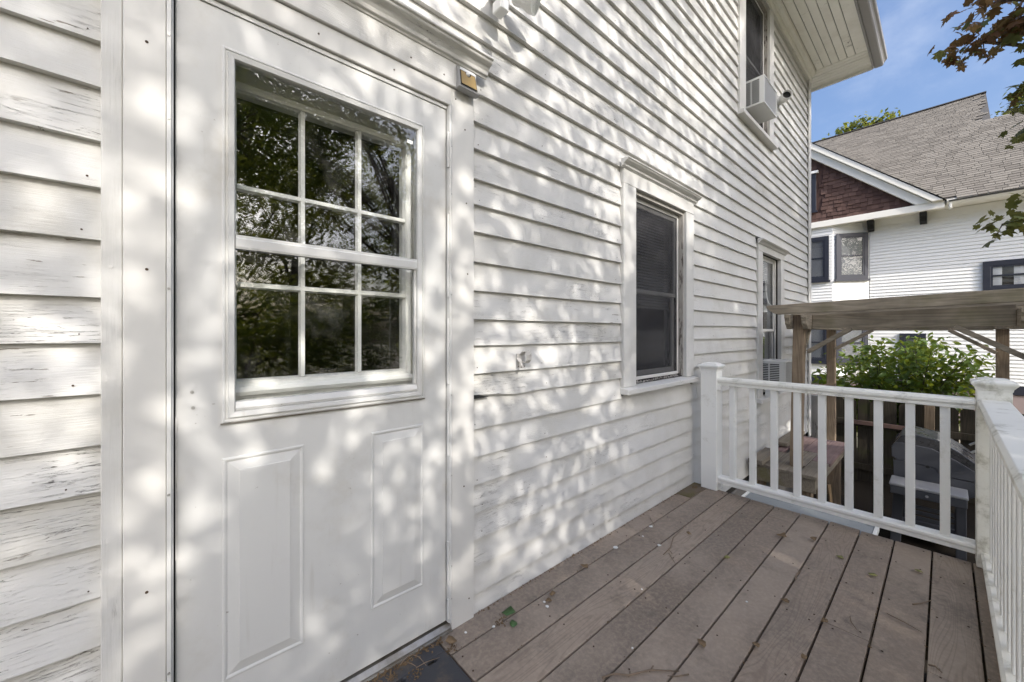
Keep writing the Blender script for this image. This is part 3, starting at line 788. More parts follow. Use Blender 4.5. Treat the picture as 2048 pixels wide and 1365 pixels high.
# interlocking rubber mat: one tile with tabs cut along its edges
def mat_tile(x0, x1, y0, y1, notch, name, label):
    pts = []
    def edge(a, b, nrm, nt):
        a = Vector(a); b = Vector(b); d = b - a; L = d.length; d.normalize(); nv = Vector(nrm)
        out = [a]
        for k in range(nt):
            c_ = a + d * (L * (k + 0.5) / nt)
            for (s, h) in ((-0.012, 0), (-0.012, 0.006), (-0.019, 0.009), (-0.019, 0.020), (0.019, 0.020), (0.019, 0.009), (0.012, 0.006), (0.012, 0)):
                out.append(c_ + d * s + nv * h)
        return out
    pts += [Vector((x0, y1)), Vector((x0, y0))]
    pts += [Vector((x1, y0))]
    pts += edge((x1, y1), (x0, y1), (0, -1), 5) if notch else [Vector((x1, y1))]
    mb = MB(); n = len(pts); z0, z1 = -0.0125, 0.005
    mb.prism_z([(p.x, p.y) for p in pts], z0, z1)
    return tag(mb.build(name, M['mat'], bevel=0.002), label, 'mat')
mat_tile(0.16, 0.766, -0.090, -0.0315, False, 'rubber_mat', 'dark grey rubber mat strip against the door threshold')
mat_tile(0.158, 0.768, -0.90, -0.0915, True, 'rubber_mat', 'large dark grey interlocking rubber mat tile at the picture bottom')

# ================================================================== railings
def post(parent, x0, x1, y0, y1, z1, mat, name='post'):
    p = MB().box(x0, x1, y0, y1, 0.003, z1).build(name, mat, parent, 0.004, seg=2)
    cx, cy, hx, hy = (x0 + x1) / 2, (y0 + y1) / 2, (x1 - x0) / 2, (y1 - y0) / 2
    c = MB(); vs = []; fs = []
    for d, z in ((0.002, z1 - 0.028), (0.004, z1 - 0.016), (0.012, z1 - 0.004), (0.018, z1 + 0.004), (0.018, z1 + 0.014), (0.012, z1 + 0.019), (-0.004, z1 + 0.023), (-0.006, z1 + 0.029), (-0.022, z1 + 0.033)):
        vs += [(cx - hx - d, cy - hy - d, z), (cx + hx + d, cy - hy - d, z), (cx + hx + d, cy + hy + d, z), (cx - hx - d, cy + hy + d, z)]
    for k in range(8):
        for i in range(4):
            j = (i + 1) % 4
            fs.append((4 * k + i, 4 * k + j, 4 * k + 4 + j, 4 * k + 4 + i))
    fs += [(32, 33, 34, 35), (3, 2, 1, 0)]
    c.add(vs, fs)
    c.build('post_cap', mat, p, 0.0015)
    return p
rail = thing('deck_railing', 'short white railing across the deck end, between wall post and corner post', 'railing', (3.1, -0.8, 0))
post(rail, 3.05, 3.16, -0.198, -0.083, 0.925, M['vinyl'])
post(rail, 3.05, 3.162, -1.549, -1.436, 0.925, M['vinyl_dirty'], 'post')
tp = [(3.064, 0.795), (3.064, 0.812), (3.056, 0.824), (3.056, 0.838), (3.064, 0.850), (3.136, 0.850), (3.144, 0.838), (3.144, 0.824), (3.136, 0.812), (3.136, 0.795)]
MB().prism_y(tp, -1.435, -0.199).build('top_rail', M['vinyl_dirty'], rail, 0.0015)
bp = [(3.066, 0.060), (3.066, 0.082), (3.060, 0.090), (3.060, 0.104), (3.068, 0.111), (3.132, 0.111), (3.140, 0.104), (3.140, 0.090), (3.134, 0.082), (3.134, 0.060)]
MB().prism_y(bp, -1.435, -0.199).build('bottom_rail', M['vinyl'], rail, 0.0015)
for k in range(9):
    y = -0.293 - 0.1297 * k
    MB().box(3.081, 3.119, y - 0.019, y + 0.019, 0.1115, 0.7945).build('baluster', M['vinyl'], rail, 0.0025)
b = MB(); b.box(3.058, 3.066, -0.222, -0.1985, 0.76, 0.80); b.build('rail_bracket', M['vinyl'], rail)
side = thing('deck_railing', 'white railing along the open side of the deck at the right edge', 'railing', (1.2, -1.5, 0))
tp = [(-1.538, 0.795), (-1.538, 0.812), (-1.548, 0.824), (-1.548, 0.840), (-1.538, 0.853), (-1.449, 0.853), (-1.439, 0.840), (-1.439, 0.824), (-1.449, 0.812), (-1.449, 0.795)]
MB().prism_x(tp, -1.4, 3.049).build('top_rail', M['vinyl_dirty'], side, 0.0015)
bp = [(-1.528, 0.030), (-1.528, 0.058), (-1.536, 0.066), (-1.536, 0.078), (-1.526, 0.086), (-1.460, 0.086), (-1.450, 0.078), (-1.450, 0.066), (-1.458, 0.058), (-1.458, 0.030)]
MB().prism_x(bp, -1.4, 3.049).build('bottom_rail', M['vinyl_dirty'], side, 0.0015)
for k in range(33):
    x = 2.955 - 0.1297 * k
    MB().box(x - 0.019, x + 0.019, -1.512, -1.474, 0.0865, 0.7945).build('baluster', M['vinyl'], side, 0.0025)

# ================================================================== small things on the wall
sl = thing('solar_light', 'small solar motion light with amber face on the door head board', 'light', (0.898, -0.033, 2.17))
b = MB()   # wedge housing: deeper at the bottom
b.add([(0.853, -0.0325, 2.166), (0.943, -0.0325, 2.166), (0.943, -0.0325, 2.258), (0.853, -0.0325, 2.258),
       (0.858, -0.062, 2.170), (0.938, -0.062, 2.170), (0.934, -0.046, 2.250), (0.862, -0.046, 2.250)],
      [(4, 5, 6, 7), (0, 1, 5, 4), (1, 2, 6, 5), (2, 3, 7, 6), (3, 0, 4, 7), (3, 2, 1, 0)])
b.build('housing', M['lamp_grey'], sl, 0.004, seg=2)
d = Vector((0, 0.016, 0.08)).normalized(); nrm = Vector((0, -0.98, 0.196))
def onface(u, v, h=0.0):
    p = Vector((0.898, -0.062, 2.170)) + Vector((1, 0, 0)) * u + d * v + nrm * h
    return p
b = MB()
pts = [(-0.036, 0.004), (0.036, 0.004), (0.034, 0.062), (0.014, 0.062), (0.011, 0.050), (0.0, 0.045), (-0.011, 0.050), (-0.014, 0.062), (-0.034, 0.062)]
n = len(pts)
b.add([onface(u, v, 0.0004) for u, v in pts] + [onface(u, v, 0.004) for u, v in pts], [tuple(range(n, 2 * n))] + [(i, (i + 1) % n, n + (i + 1) % n, n + i) for i in range(n)])
b.build('amber_face', M['gold'], sl)
b = MB(); b.add([onface(u, v, h) for h in (0.0002, 0.0024) for u, v in ((-0.040, 0.0005), (0.040, 0.0005), (0.037, 0.0655), (-0.037, 0.0655))], [(4, 5, 6, 7), (0, 1, 5, 4), (1, 2, 6, 5), (2, 3, 7, 6), (3, 0, 4, 7)])
b.build('black_bezel', M['black'], sl)
b = MB(); c0 = onface(0, 0.058)
vs = []; fs = []
for k in range(4):
    t = k / 3 * math.pi / 2
    for i in range(10):
        ph = 2 * math.pi * i / 10
        vs.append(c0 + Vector((1, 0, 0)) * (0.0095 * math.cos(t) * math.cos(ph)) + d * (0.0095 * math.cos(t) * math.sin(ph)) + nrm * (0.0095 * math.sin(t)))
for k in range(3):
    for i in range(10):
        j = (i + 1) % 10; fs.append((k * 10 + i, k * 10 + j, k * 10 + 10 + j, k * 10 + 10 + i))
b.add(vs, fs); b.build('sensor_dome', M['chrome'], sl, smooth=True)
b = MB(); b.add([onface(u, v, h) for h in (0.0003, 0.003) for u, v in ((-0.037, 0.066), (0.037, 0.066), (0.035, 0.079), (-0.035, 0.079))], [(4, 5, 6, 7), (0, 1, 5, 4), (1, 2, 6, 5), (2, 3, 7, 6), (3, 0, 4, 7)])
b.build('solar_strip', M['chrome'], sl)
MB().box(0.848, 0.952, -0.066, -0.0326, 2.158, 2.1645).build('bottom_flange', M['lamp_grey'], sl, 0.002)

fl2 = thing('floodlight', 'white twin-head floodlight above the door, cut by the picture top', 'light', (1.09, -0.01, 2.68))
MB().box(1.04, 1.14, -0.036, -0.010, 2.64, 2.76).build('mounting_box', M['ac'], fl2, 0.006, seg=2)
for sx, p0, p1 in ((-1, (1.065, -0.05, 2.68), (1.0, -0.16, 2.612)), (1, (1.115, -0.05, 2.68), (1.20, -0.17, 2.622))):
    a = Vector(p0); c_ = Vector(p1); dv = (c_ - a).normalized()
    MB().tube([(p0[0], -0.036, p0[2]), a, a + dv * 0.03], 0.011, 10).build('swivel_arm', M['black'], fl2, smooth=False)
    prof = [(0.025, 0.022), (0.035, 0.034), (0.08, 0.040), (0.105, 0.052), (0.135, 0.056)]
    pts_ = [a + dv * s for s, _ in prof]
    MB().tube(pts_, [r for _, r in prof], 18).build('lamp_head', M['ac'], fl2)
    MB().tube([a + dv * 0.1352, a + dv * 0.138], 0.050, 18).build('lens', M['glass'], fl2)
MB().box(0.985, 1.03, -0.155, -0.10, 2.487, 2.535).build('motion_sensor', M['ac'], fl2, 0.004)

cl = thing('wall_clip', 'small metal spring clip screwed to the clapboard below the door lamp', 'clip', (1.23, -0.01, 1.02))
b = MB(); b.box(1.205, 1.258, -0.0105, -0.0045, 1.022, 1.092); b.build('back_plate', M['clip'], cl, 0.002)
b = MB(); pts = [(1.232, -0.012, 1.085), (1.233, -0.026, 1.098), (1.235, -0.045, 1.10), (1.237, -0.058, 1.086), (1.238, -0.056, 1.062), (1.238, -0.040, 1.048), (1.237, -0.026, 1.052)]
for p, q in zip(pts[:-1], pts[1:]): b.bar(p, q, 0.028, 0.003, (1, 0, 0.01) if False else (0, 1, 1))
b.build('spring_arm', M['clip'], cl)
b = MB(); b.bar((1.210, -0.012, 1.07), (1.200, -0.040, 1.055), 0.018, 0.003); b.bar((1.200, -0.04, 1.055), (1.205, -0.050, 1.03), 0.018, 0.003); b.build('side_tab', M['clip'], cl)
b = MB()
for x, z in ((1.214, 1.03), (1.232, 1.027), (1.25, 1.03)): b.disc((x, -0.0106, z), (0, -1, 0), 0.003, 0.001, 8)
stuff(b.build('clip_screws', M['rust'], cl))

# ================================================================== air conditioners
def aircon(x0, x1, yo, z0, z1, label):
    t = thing('air_conditioner', label, 'air conditioner', ((x0 + x1) / 2, 0.0, z0))
    body = MB().box(x0, x1, yo, 0.055, z0, z1).build('cabinet', M['ac'], t, 0.006, seg=2)
    # vents on the cabinet's side
    h = z1 - z0; D_ = 0.03 - yo
    for c0, c1 in ((0.06, 0.36), (0.42, 0.80)):
        for k in range(13):
            z = z0 + h * 0.10 + h * 0.78 * k / 12
            MB().box(x0 - 0.0012, x0 - 0.0002, 0.03 - D_ * c1, 0.03 - D_ * c0, z - 0.0052, z + 0.0052).build('side_louver', M['black'], body)
    MB().plate(x0 + 0.012, x1 - 0.012, z0 + 0.012, z1 - 0.012, [], yo - 0.001, yo - 0.0001).build('condenser_coil', M['ac_fin'], t)
    g = MB()
    g.frame(x0 + 0.001, x1 - 0.001, z0 + 0.001, z1 - 0.001, 0.010, yo - 0.008, yo - 0.0012)
    for k in range(15):
        x = x0 + 0.03 + (x1 - x0 - 0.06) * k / 14
        g.box(x - 0.0012, x + 0.0012, yo - 0.005, yo - 0.003, z0 + 0.012, z1 - 0.012)
    g.build('rear_grille', M['ac'], t)
    return t
aircon(4.36, 4.79, -0.145, 3.452, 3.727, 'white air conditioner hanging out of the upstairs window')
aircon(4.87, 5.32, -0.20, 0.585, 0.877, 'white air conditioner in the ground floor window beyond the railing')
MB().prism_x([(-0.02, 0.46), (-0.07, 0.475), (-0.14, 0.585), (-0.02, 0.585)], 4.88, 4.90).build('support_bracket', M['ac'], bpy.data.objects['air_conditioner.001'])
tag(MB().tube([(4.86, -0.03, 1.79), (4.862, -0.034, 1.62), (4.868, -0.05, 1.52), (4.84, -0.09, 1.475), (4.86, -0.10, 1.44)], 0.004, 6).build('cord', M['cord']), 'thin white cord hanging down in front of the far ground floor window', 'cord')

# ================================================================== pergola
pg = thing('pergola', 'weathered timber pergola standing beyond the deck end', 'pergola', (5.6, -1.0, GZ))
tilt = Matrix.Rotation(R(-1.1), 3, 'X')
MB().box(4.555, 4.645, -0.435, -0.345, -0.135, 1.36).build('post', M['ptwood_z'], pg, 0.004, rot=Matrix.Rotation(R(1.2), 3, 'X'), pivot=(4.6, -0.39, 1.36))
for (x, y) in ((6.75, -0.30), (6.75, -1.745), (4.6, -1.78)):
    MB().box(x - 0.045, x + 0.045, y - 0.045, y + 0.045, GZ - 0.03, 1.30).build('post', M['ptwood_z'], pg, 0.004)
for y in (-0.325, -0.455, -1.70, -1.83):       # doubled side beams with shaped ends
    MB().prism_y([(4.40, 1.36), (4.40, 1.33), (4.425, 1.30), (4.43, 1.27), (4.47, 1.245), (4.49, 1.222), (6.98, 1.222), (7.0, 1.30), (7.0, 1.36)], y - 0.019, y + 0.019).build('side_beam', M['ptwood_x'], pg, 0.002)
MB().prism_x([(-0.476, 1.225), (-1.68, 1.236), (-1.68, 1.398), (-0.476, 1.358)], 4.648, 4.686).build('front_beam', M['ptwood_y'], pg, 0.003)
MB().box(6.66, 6.70, -1.68, -0.346, 1.215, 1.335).build('back_beam', M['ptwood_y'], pg, 0.003)
for k, x in enumerate((4.47, 5.2, 5.9, 6.6)):
    pr = [(-0.14, 1.456), (-0.14, 1.430), (-0.165, 1.405), (-0.20, 1.378), (-0.24, 1.363), (-2.3, 1.423), (-2.4, 1.46), (-2.4, 1.522)]
    MB().prism_x(pr, x, x + 0.038).build('rafter', M['ptwood_y'], pg, 0.003)
def brace(a, b): MB().bar(a, b, 0.038, 0.062, (1, 0, 0)).build('brace', M['ptwood_y'], pg, 0.003)
brace((4.667, -0.44, 1.0), (4.667, -0.76, 1.225))
brace((4.667, -1.76, 0.98), (4.667, -1.38, 1.235))
brace((6.68, -0.35, 0.965), (6.68, -0.72, 1.216))
brace((6.68, -1.70, 0.965), (6.68, -1.36, 1.216))
MB().bar((4.655, -0.39, 1.0), (4.90, -0.39, 1.22), 0.038, 0.062, (0, 1, 0)).build('brace', M['ptwood_x'], pg, 0.003)

# ================================================================== plank bench by the wall
bn = thing('plank_bench', 'low weathered plank bench by the house wall under the pergola', 'bench', (5.1, -0.3, GZ))
def plank(x0, x1, y0, y1, m_, z=-0.12):
    MB().box(x0, x1, y0, y1, z - 0.032, z).build('plank', m_, bn, 0.003)
plank(4.36, 4.90, -0.562, -0.425, M['bench_grey']); plank(4.37, 5.25, -0.330, -0.194, M['bench_grey']); plank(4.40, 5.02, -0.190, -0.055, M['bench_grey'], -0.122)
plank(4.65, 5.25, -0.421, -0.334, M['bench_grey'])
plank(4.37, 4.545, -0.421, -0.334, M['bench_grey'])
plank(4.91, 6.0, -0.575, -0.425, M['bench_red'], -0.119); plank(5.26, 6.0, -0.421, -0.285, M['bench_red']); plank(5.26, 6.0, -0.281, -0.150, M['bench_red'], -0.121); plank(5.03, 5.95, -0.146, -0.055, M['bench_red'])
MB().box(4.30, 4.85, -0.150, -0.028, -0.105, -0.062).build('wall_ledge', M['bench_grey'], bn, 0.003)
MB().box(5.20, 6.02, -0.150, -0.028, -0.105, -0.062).build('wall_ledge', M['bench_grey'], bn, 0.003)
MB().box(4.375, 4.405, -0.55, -0.05, -0.28, -0.1525).build('apron', M['bench_grey'], bn, 0.003)
MB().box(4.406, 5.97, -0.545, -0.515, -0.26, -0.1525).build('apron', M['bench_grey'], bn, 0.003)
for x, y in ((4.45, -0.48), (5.05, -0.48), (5.9, -0.48), (4.45, -0.1), (5.9, -0.1)):
    MB().box(x - 0.045, x + 0.045, y - 0.034, y + 0.034, GZ - 0.02, -0.1535).build('leg', M['ptwood_z'], bn, 0.003)
tag(MB().bar((4.75, -0.66, GZ + 0.01), (4.66, -0.60, -0.25), 0.012, 0.03).build('wood_strip', M['leaf_dry']), 'pale strip of wood leaning against the plank bench', 'wood strip')
MB_ = MB().box(7.15, 7.25, -0.085, 0.02, GZ - 0.02, 0.25)
tag(MB_.build('gate_post', M['rot'], bevel=0.004), 'short grey weathered post at the far corner of the house', 'post')

# ================================================================== folding table below the deck edge
ft = thing('side_table', 'pale grey speckled table with white edges just below the deck end', 'table', (3.55, -0.57, GZ))
b = MB(); b.box(3.24, 3.93, -0.985, -0.165, -0.275, -0.25); b.build('table_top', M['table'], ft, 0.003)
b = MB(); b.box(3.24, 3.93, -1.008, -0.986, -0.285, -0.243); b.build('edge_strip', M['vinyl'], ft, 0.003)
b = MB(); b.box(3.24, 3.93, -0.164, -0.142, -0.285, -0.243); b.build('edge_strip', M['vinyl'], ft, 0.003)
MB().disc((3.56, -0.56, -0.2498), (0, 0, 1), 0.022, 0.0012, 16).build('grommet_hole', M['black'], ft)
for x in (3.30, 3.87):
    for y in (-0.93, -0.22):
        MB().box(x - 0.02, x + 0.02, y - 0.02, y + 0.02, GZ - 0.02, -0.276).build('leg', M['vinyl_dirty'], ft)

# ================================================================== grill
gr = thing('grill', 'grey lidded gas grill with side shelf behind the railing', 'grill', (6.0, -1.25, GZ))
gx0, gx1 = 5.72, 6.30
fb = [(-0.955, -0.12), (-0.952, -0.02), (-0.97, 0.02), (-1.02, 0.035), (-1.24, 0.02), (-1.40, -0.06), (-1.55, -0.16), (-1.60, -0.20), (-1.60, -0.24), (-1.30, -0.235), (-1.27, -0.17), (-1.06, -0.145), (-1.0, -0.15)]
MB().prism_x(fb, gx0, gx0 + 0.025).build('lid_end_casting', M['grill'], gr, 0.005, seg=2)
MB().prism_x(fb, gx1 - 0.025, gx1).build('lid_end_casting', M['grill'], gr, 0.005, seg=2)
lid = [(-0.965, -0.10), (-0.965, -0.01), (-1.02, 0.10), (-1.10, 0.135), (-1.28, 0.11), (-1.45, 0.0), (-1.585, -0.12), (-1.60, -0.17), (-1.2, -0.16), (-1.0, -0.13)]
MB().prism_x(lid, gx0 + 0.026, gx1 - 0.026).build('lid', M['grill_lid'], gr, 0.006, seg=2)
MB().tube([(gx0 + 0.1, -1.50, 0.02), (gx0 + 0.1, -1.55, 0.06), (gx1 - 0.1, -1.55, 0.06), (gx1 - 0.1, -1.50, 0.02)], 0.011, 8).build('lid_handle', M['steel'], gr)
MB().prism_x([(-0.965, -0.16), (-1.0, -0.152), (-1.06, -0.147), (-1.27, -0.172), (-1.30, -0.24), (-1.59, -0.245), (-1.58, -0.33), (-1.50, -0.40), (-1.0, -0.40), (-0.97, -0.33)], gx0 + 0.004, gx1 - 0.004).build('firebox', M['grill'], gr, 0.004)
MB().disc((gx0 - 0.002, -1.215, -0.17), (1, 0, 0), 0.014, 0.004, 12).build('vent_knob', M['black'], gr)
MB().box(gx0 - 0.30, gx0 - 0.003, -1.475, -0.955, -0.345, -0.318).build('side_shelf', M['grill_top'], gr, 0.008, seg=2)
MB().box(gx0 - 0.295, gx0 - 0.004, -1.468, -0.962, -0.425, -0.346).build('shelf_skirt', M['grill'], gr, 0.006)
b = MB(); b.tube([(gx0 - 0.297, -1.215, -0.385), (gx0 - 0.302, -1.215, -0.385)], 0.012, 12); b.build('shelf_badge', M['grill_top'], gr)
MB().box(gx0 + 0.02, gx1 - 0.02, -1.66, -1.592, -0.42, -0.25).build('control_panel', M['grill'], gr, 0.006)
for y0, y1, yb in ((-1.05, -0.97, 0.03), (-1.47, -1.40, 0.0)):
    for x in (gx0, gx1 - 0.06):
        MB().add([(x, y0 + yb, GZ + 0.0), (x + 0.055, y0 + yb, GZ + 0.0), (x + 0.055, y1 + yb, GZ + 0.0), (x, y1 + yb, GZ + 0.0), (x, y0, -0.401), (x + 0.055, y0, -0.401), (x + 0.055, y1, -0.401), (x, y1, -0.401)],
                 [(0, 3, 2, 1), (4, 5, 6, 7), (0, 1, 5, 4), (1, 2, 6, 5), (2, 3, 7, 6), (3, 0, 4, 7)]).build('leg', M['grill'], gr, 0.005)
for k in range(6):
    MB().box(gx0 + 0.02, gx0 + 0.03, -1.395, -1.045, -0.90 + 0.055 * k, -0.862 + 0.055 * k).build('side_slat', M['grill'], gr, 0.003)
MB().box(gx0 + 0.035, gx1 - 0.04, -1.40, -1.0, -0.93, -0.91).build('bottom_shelf', M['grill'], gr, 0.004)

# ================================================================== picket fence behind
fn = thing('picket_fence', 'dark weathered picket fence closing the yard behind the grill', 'fence', (7.7, -1.0, GZ))
r3 = random.Random(8)
pk = MB(); w = 0.069
pk.prism_x([(-w, 0), (w, 0), (w, 1.17), (w * 0.62, 1.205), (-w * 0.62, 1.205), (-w, 1.17)], -0.009, 0.009)
pk0 = pk.build('picket', M['fence'])
pk0.parent = fn
first = True
y = 2.2; 
while y > -6.5:
    o = pk0 if first else pk0.copy()
    if not first: COL.objects.link(o)
    first = False
    o.location = (0.0 + r3.uniform(-0.004, 0.004), y + 1.0, r3.uniform(-0.012, 0.012) + 0.04)
    o.rotation_euler = (R(r3.uniform(-0.5, 0.5)), 0, R(r3.uniform(-2, 2)))
    y -= 0.138 + r3.uniform(0.0035, 0.0085)
for z in (-0.16, -0.80):
    MB().box(7.652, 7.689, -6.5, 2.2, z - 0.045, z + 0.045).build('fence_rail', M['fence'], fn, 0.003)
MB().box(7.60, 7.651, -1.12, -0.35, -0.17, -0.115).build('reddish_rail', M['rail_red'], fn, 0.003)
for y in (-1.19, 0.9, -3.3, -5.4):
    MB().box(7.56, 7.65, y - 0.05, y + 0.045, GZ - 0.03, 0.235).build('fence_post', M['ptwood_z'], fn, 0.004)

# ================================================================== neighbour's house (local frame: x to the right as seen from here, -y towards us)
nh = thing('neighbour_house', 'white neighbouring house with navy window trim, brown gable and grey shingle roof', 'house', (15, 0, 0))
nh.rotation_euler = (0, 0, R(-90))
def nb(mb, name, mat, parent=None, bevel=0.0):
    o = mb.build(name, mat, None, bevel)
    o.parent = parent or nh
    return o
nb(MB().box(-9, 9, 0.02, 0.1, -0.3, 4.6), 'wall_core', M['n_white'])
nb(MB().box(-9, 9, -0.02, 0.1, GZ - 0.1, -0.31), 'foundation', plain('pinkish_foundation', (0.34, 0.27, 0.26), 0.9, 0.2, 0.1))
nb(MB().box(-0.117, 9, -0.045, 0.02, -0.30, -0.085), 'water_table', M['navy'], bevel=0.004)
BAY = [(-2.6, -0.5), (-0.85, -0.5), (-0.117, 0.0)]
z = -0.08
r4 = random.Random(4)
def nrow(pts, z0, z1, t0=0.024, t1=0.002):
    mb = MB(); vs = []; fs = []
    n = len(pts)
    for (x, y) in pts:
        vs += [(x, y - t0, z0), (x, y - t1, z1 + 0.006), (x, y + 0.006, z1 + 0.006), (x, y + 0.006, z0)]
    for i in range(n - 1):
        o = 4 * i
        for k in range(4):
            j = (k + 1) % 4
            fs.append((o + k, o + 4 + k, o + 4 + j, o + j))
    fs += [(0, 1, 2, 3), (4 * n - 1, 4 * n - 2, 4 * n - 3, 4 * n - 4)]
    return mb.add(vs, fs)
WIN_R = (1.95, 3.5, 2.17, 2.92)
WIN_L = (0.50, 1.0, 0.15, 1.16)
while z < 4.28:
    h = 0.0885
    segs = [(-0.10, 9.0)]
    for (a, b_, c_, d_) in (WIN_R, WIN_L):
        if c_ < z + h / 2 < d_:
            segs = [q for s in segs for q in ((s[0], a), (b_, s[1])) if s[0] < a < s[1]] or segs
    for s in segs:
        nb(nrow([(s[0], 0.0), (s[1], 0.0)], z, z + h), 'clapboard', M['n_white'])
    nb(nrow(BAY, z, z + h), 'clapboard', M['n_white'])
    z += h
def nwin(x0, x1, z0, z1, y, parent_name='window', ang=0.0, blind=True, tw=0.10, curtain=False):
    """navy trimmed sash window set on the wall at depth y; ang turns it about its left edge"""
    def put(mb, name, mat, par=None, bevel=0.0):
        rot = Matrix.Rotation(ang, 3, 'Z')
        o = mb.build(name, mat, None, bevel, rot=rot, pivot=(x0, y, 0))
        o.parent = par or nh
        return o
    w = put(MB().frame(x0, x1, z0, z1, tw, y - 0.060, y - 0.026), 'window', M['navy'], None, 0.004)
    put(MB().box(x0 - 0.03, x1 + 0.03, y - 0.085, y - 0.026, z0 - 0.05, z0 - 0.001), 'sill', M['navy'], w)
    a0, a1, b0, b1 = x0 + tw, x1 - tw, z0 + tw, z1 - tw
    mid = (b0 + b1) / 2
    put(MB().frame(a0 + 0.001, a1 - 0.001, mid, b1 - 0.001, 0.035, y - 0.054, y - 0.043), 'upper_sash', M['navy'], w)
    put(MB().frame(a0 + 0.001, a1 - 0.001, b0 + 0.001, mid + 0.03, 0.035, y - 0.050, y - 0.036), 'lower_sash', M['navy'], w)
    put(MB().plate(a0 + 0.03, a1 - 0.03, b0 + 0.03, b1 - 0.03, [], y - 0.042, y - 0.041), 'pane', M['glass'], w)
    bl = MB()
    if blind:
        zz = b1
        while zz > b0:
            bl.add([(a0, y - 0.034, zz - 0.028), (a1, y - 0.034, zz - 0.028), (a1, y - 0.0285, zz), (a0, y - 0.0285, zz)], [(0, 1, 2, 3)]); zz -= 0.03
        stuff(put(bl, 'blind_slats', M['n_shade'], w))
    if curtain:
        n = 30; vs = []
        for i in range(n + 1):
            x = a0 + (a1 - a0) * i / n
            yy = y - 0.031 + 0.003 * math.sin(i * 1.7)
            vs += [(x, yy, b0), (x, yy, b1)]
        fs = [(2 * i, 2 * i + 2, 2 * i + 3, 2 * i + 1) for i in range(n) if i not in (4, 5, 6, 7)]
        put(MB().add(vs, fs), 'curtain', M['curtain'], w)
    put(MB().plate(a0, a1, b0, b1, [], y - 0.0265, y - 0.0255), 'dark_interior', M['dark'], w)
    return w
ba = math.atan2(0.5, 0.733)
nwin(-2.15, -0.93, 2.72, 4.03, -0.5)
nwin(-2.15, -0.93, 0.30, 1.45, -0.5)
nwin(-0.80, -0.015, 2.72, 4.05, -0.5 + 0.05 * 0.68 - 0.008, ang=ba)
nwin(-0.80, -0.015, 0.30, 1.45, -0.5 + 0.05 * 0.68 - 0.008, ang=ba)
nwin(*WIN_R, 0.0, blind=False, curtain=True, tw=0.12)
nwin(*WIN_L, 0.0)
nb(MB().box(-2.6, -0.86, -0.5, -0.48, -0.3, -0.081), 'bay_base', M['navy'])
# boxed cornice and eave
nb(MB().box(-6, 1.33, -0.60, -0.501, 4.30, 4.475), 'cornice', M['n_trim'], bevel=0.006)
nb(MB().box(-6, 1.33, -0.50, 0.0, 4.362, 4.40), 'cornice_soffit', M['n_trim'])
nb(MB().box(1.331, 9, -0.50, 0.0, 4.372, 4.40), 'eave_soffit', M['n_trim'])
nb(MB().box(-0.1, 9, -0.03, 0.0, 4.20, 4.36), 'frieze_board', M['n_white'])
gprof = [(1.34, 0)]
def xprism(prof, x0, x1): return MB().prism_x(prof, x0, x1)
nb(xprism([(-0.50, 4.36), (-0.58, 4.36), (-0.62, 4.40), (-0.64, 4.44), (-0.64, 4.475), (-0.63, 4.475), (-0.61, 4.42), (-0.57, 4.38), (-0.50, 4.38)], 1.36, 9), 'gutter', M['n_trim'])
nb(MB().tube([(1.42, -0.60, 4.37), (1.42, -0.58, 4.30), (1.42, -0.52, 4.27)], 0.03, 8), 'downspout_outlet', M['n_white'])
for x in (-0.064, 0.952, -1.5):
    yb = 0.0 if x > -0.1 else -0.5
    nb(MB().prism_x([(yb - 0.018, 4.355), (yb - 0.40, 4.355), (yb - 0.40, 4.28), (yb - 0.30, 4.22), (yb - 0.24, 4.10), (yb - 0.018, 4.06)], x - 0.065, x + 0.065), 'eave_bracket', M['black'], bevel=0.004)
# gable: rake slope s, foot at x=1.33
S_ = 0.894
def gz_(x): return 4.48 + S_ * (1.33 - x)
def face_poly(pts, y0, y1):
    n = len(pts); mb = MB()
    return mb.add([(x, y0, z_) for x, z_ in pts] + [(x, y1, z_) for x, z_ in pts],
                  [tuple(range(n)), tuple(range(2 * n - 1, n - 1, -1))] + [(i, n + i, n + (i + 1) % n, (i + 1) % n) for i in range(n)])
nb(face_poly([(-3.97, 4.476), (0.9, 4.476), (-3.97, gz_(-3.97) - 0.42)], -0.50, -0.05), 'gable_core', M['n_brown'])
nb(face_poly([(1.30, gz_(1.33)), (-3.97, gz_(-3.97)), (-3.97, gz_(-3.97) - 0.19), (1.12, 4.477)], -0.70, -0.58), 'rake_board', M['n_trim'], bevel=0.004)
nb(face_poly([(1.10, 4.477), (-3.97, gz_(-3.97) - 0.192), (-3.97, gz_(-3.97) - 0.44), (0.83, 4.477)], -0.62, -0.50), 'rake_trim', M['n_trim'])
GW = (-2.05, -1.23, 4.83, 5.95)
nb(MB().box(GW[0] - 0.05, GW[1] + 0.05, -0.60, -0.502, GW[3] + 0.001, GW[3] + 0.07), 'window_cap', M['n_white'])
nwin(GW[0], GW[1], GW[2], GW[3], -0.50, blind=False, curtain=True, tw=0.10)
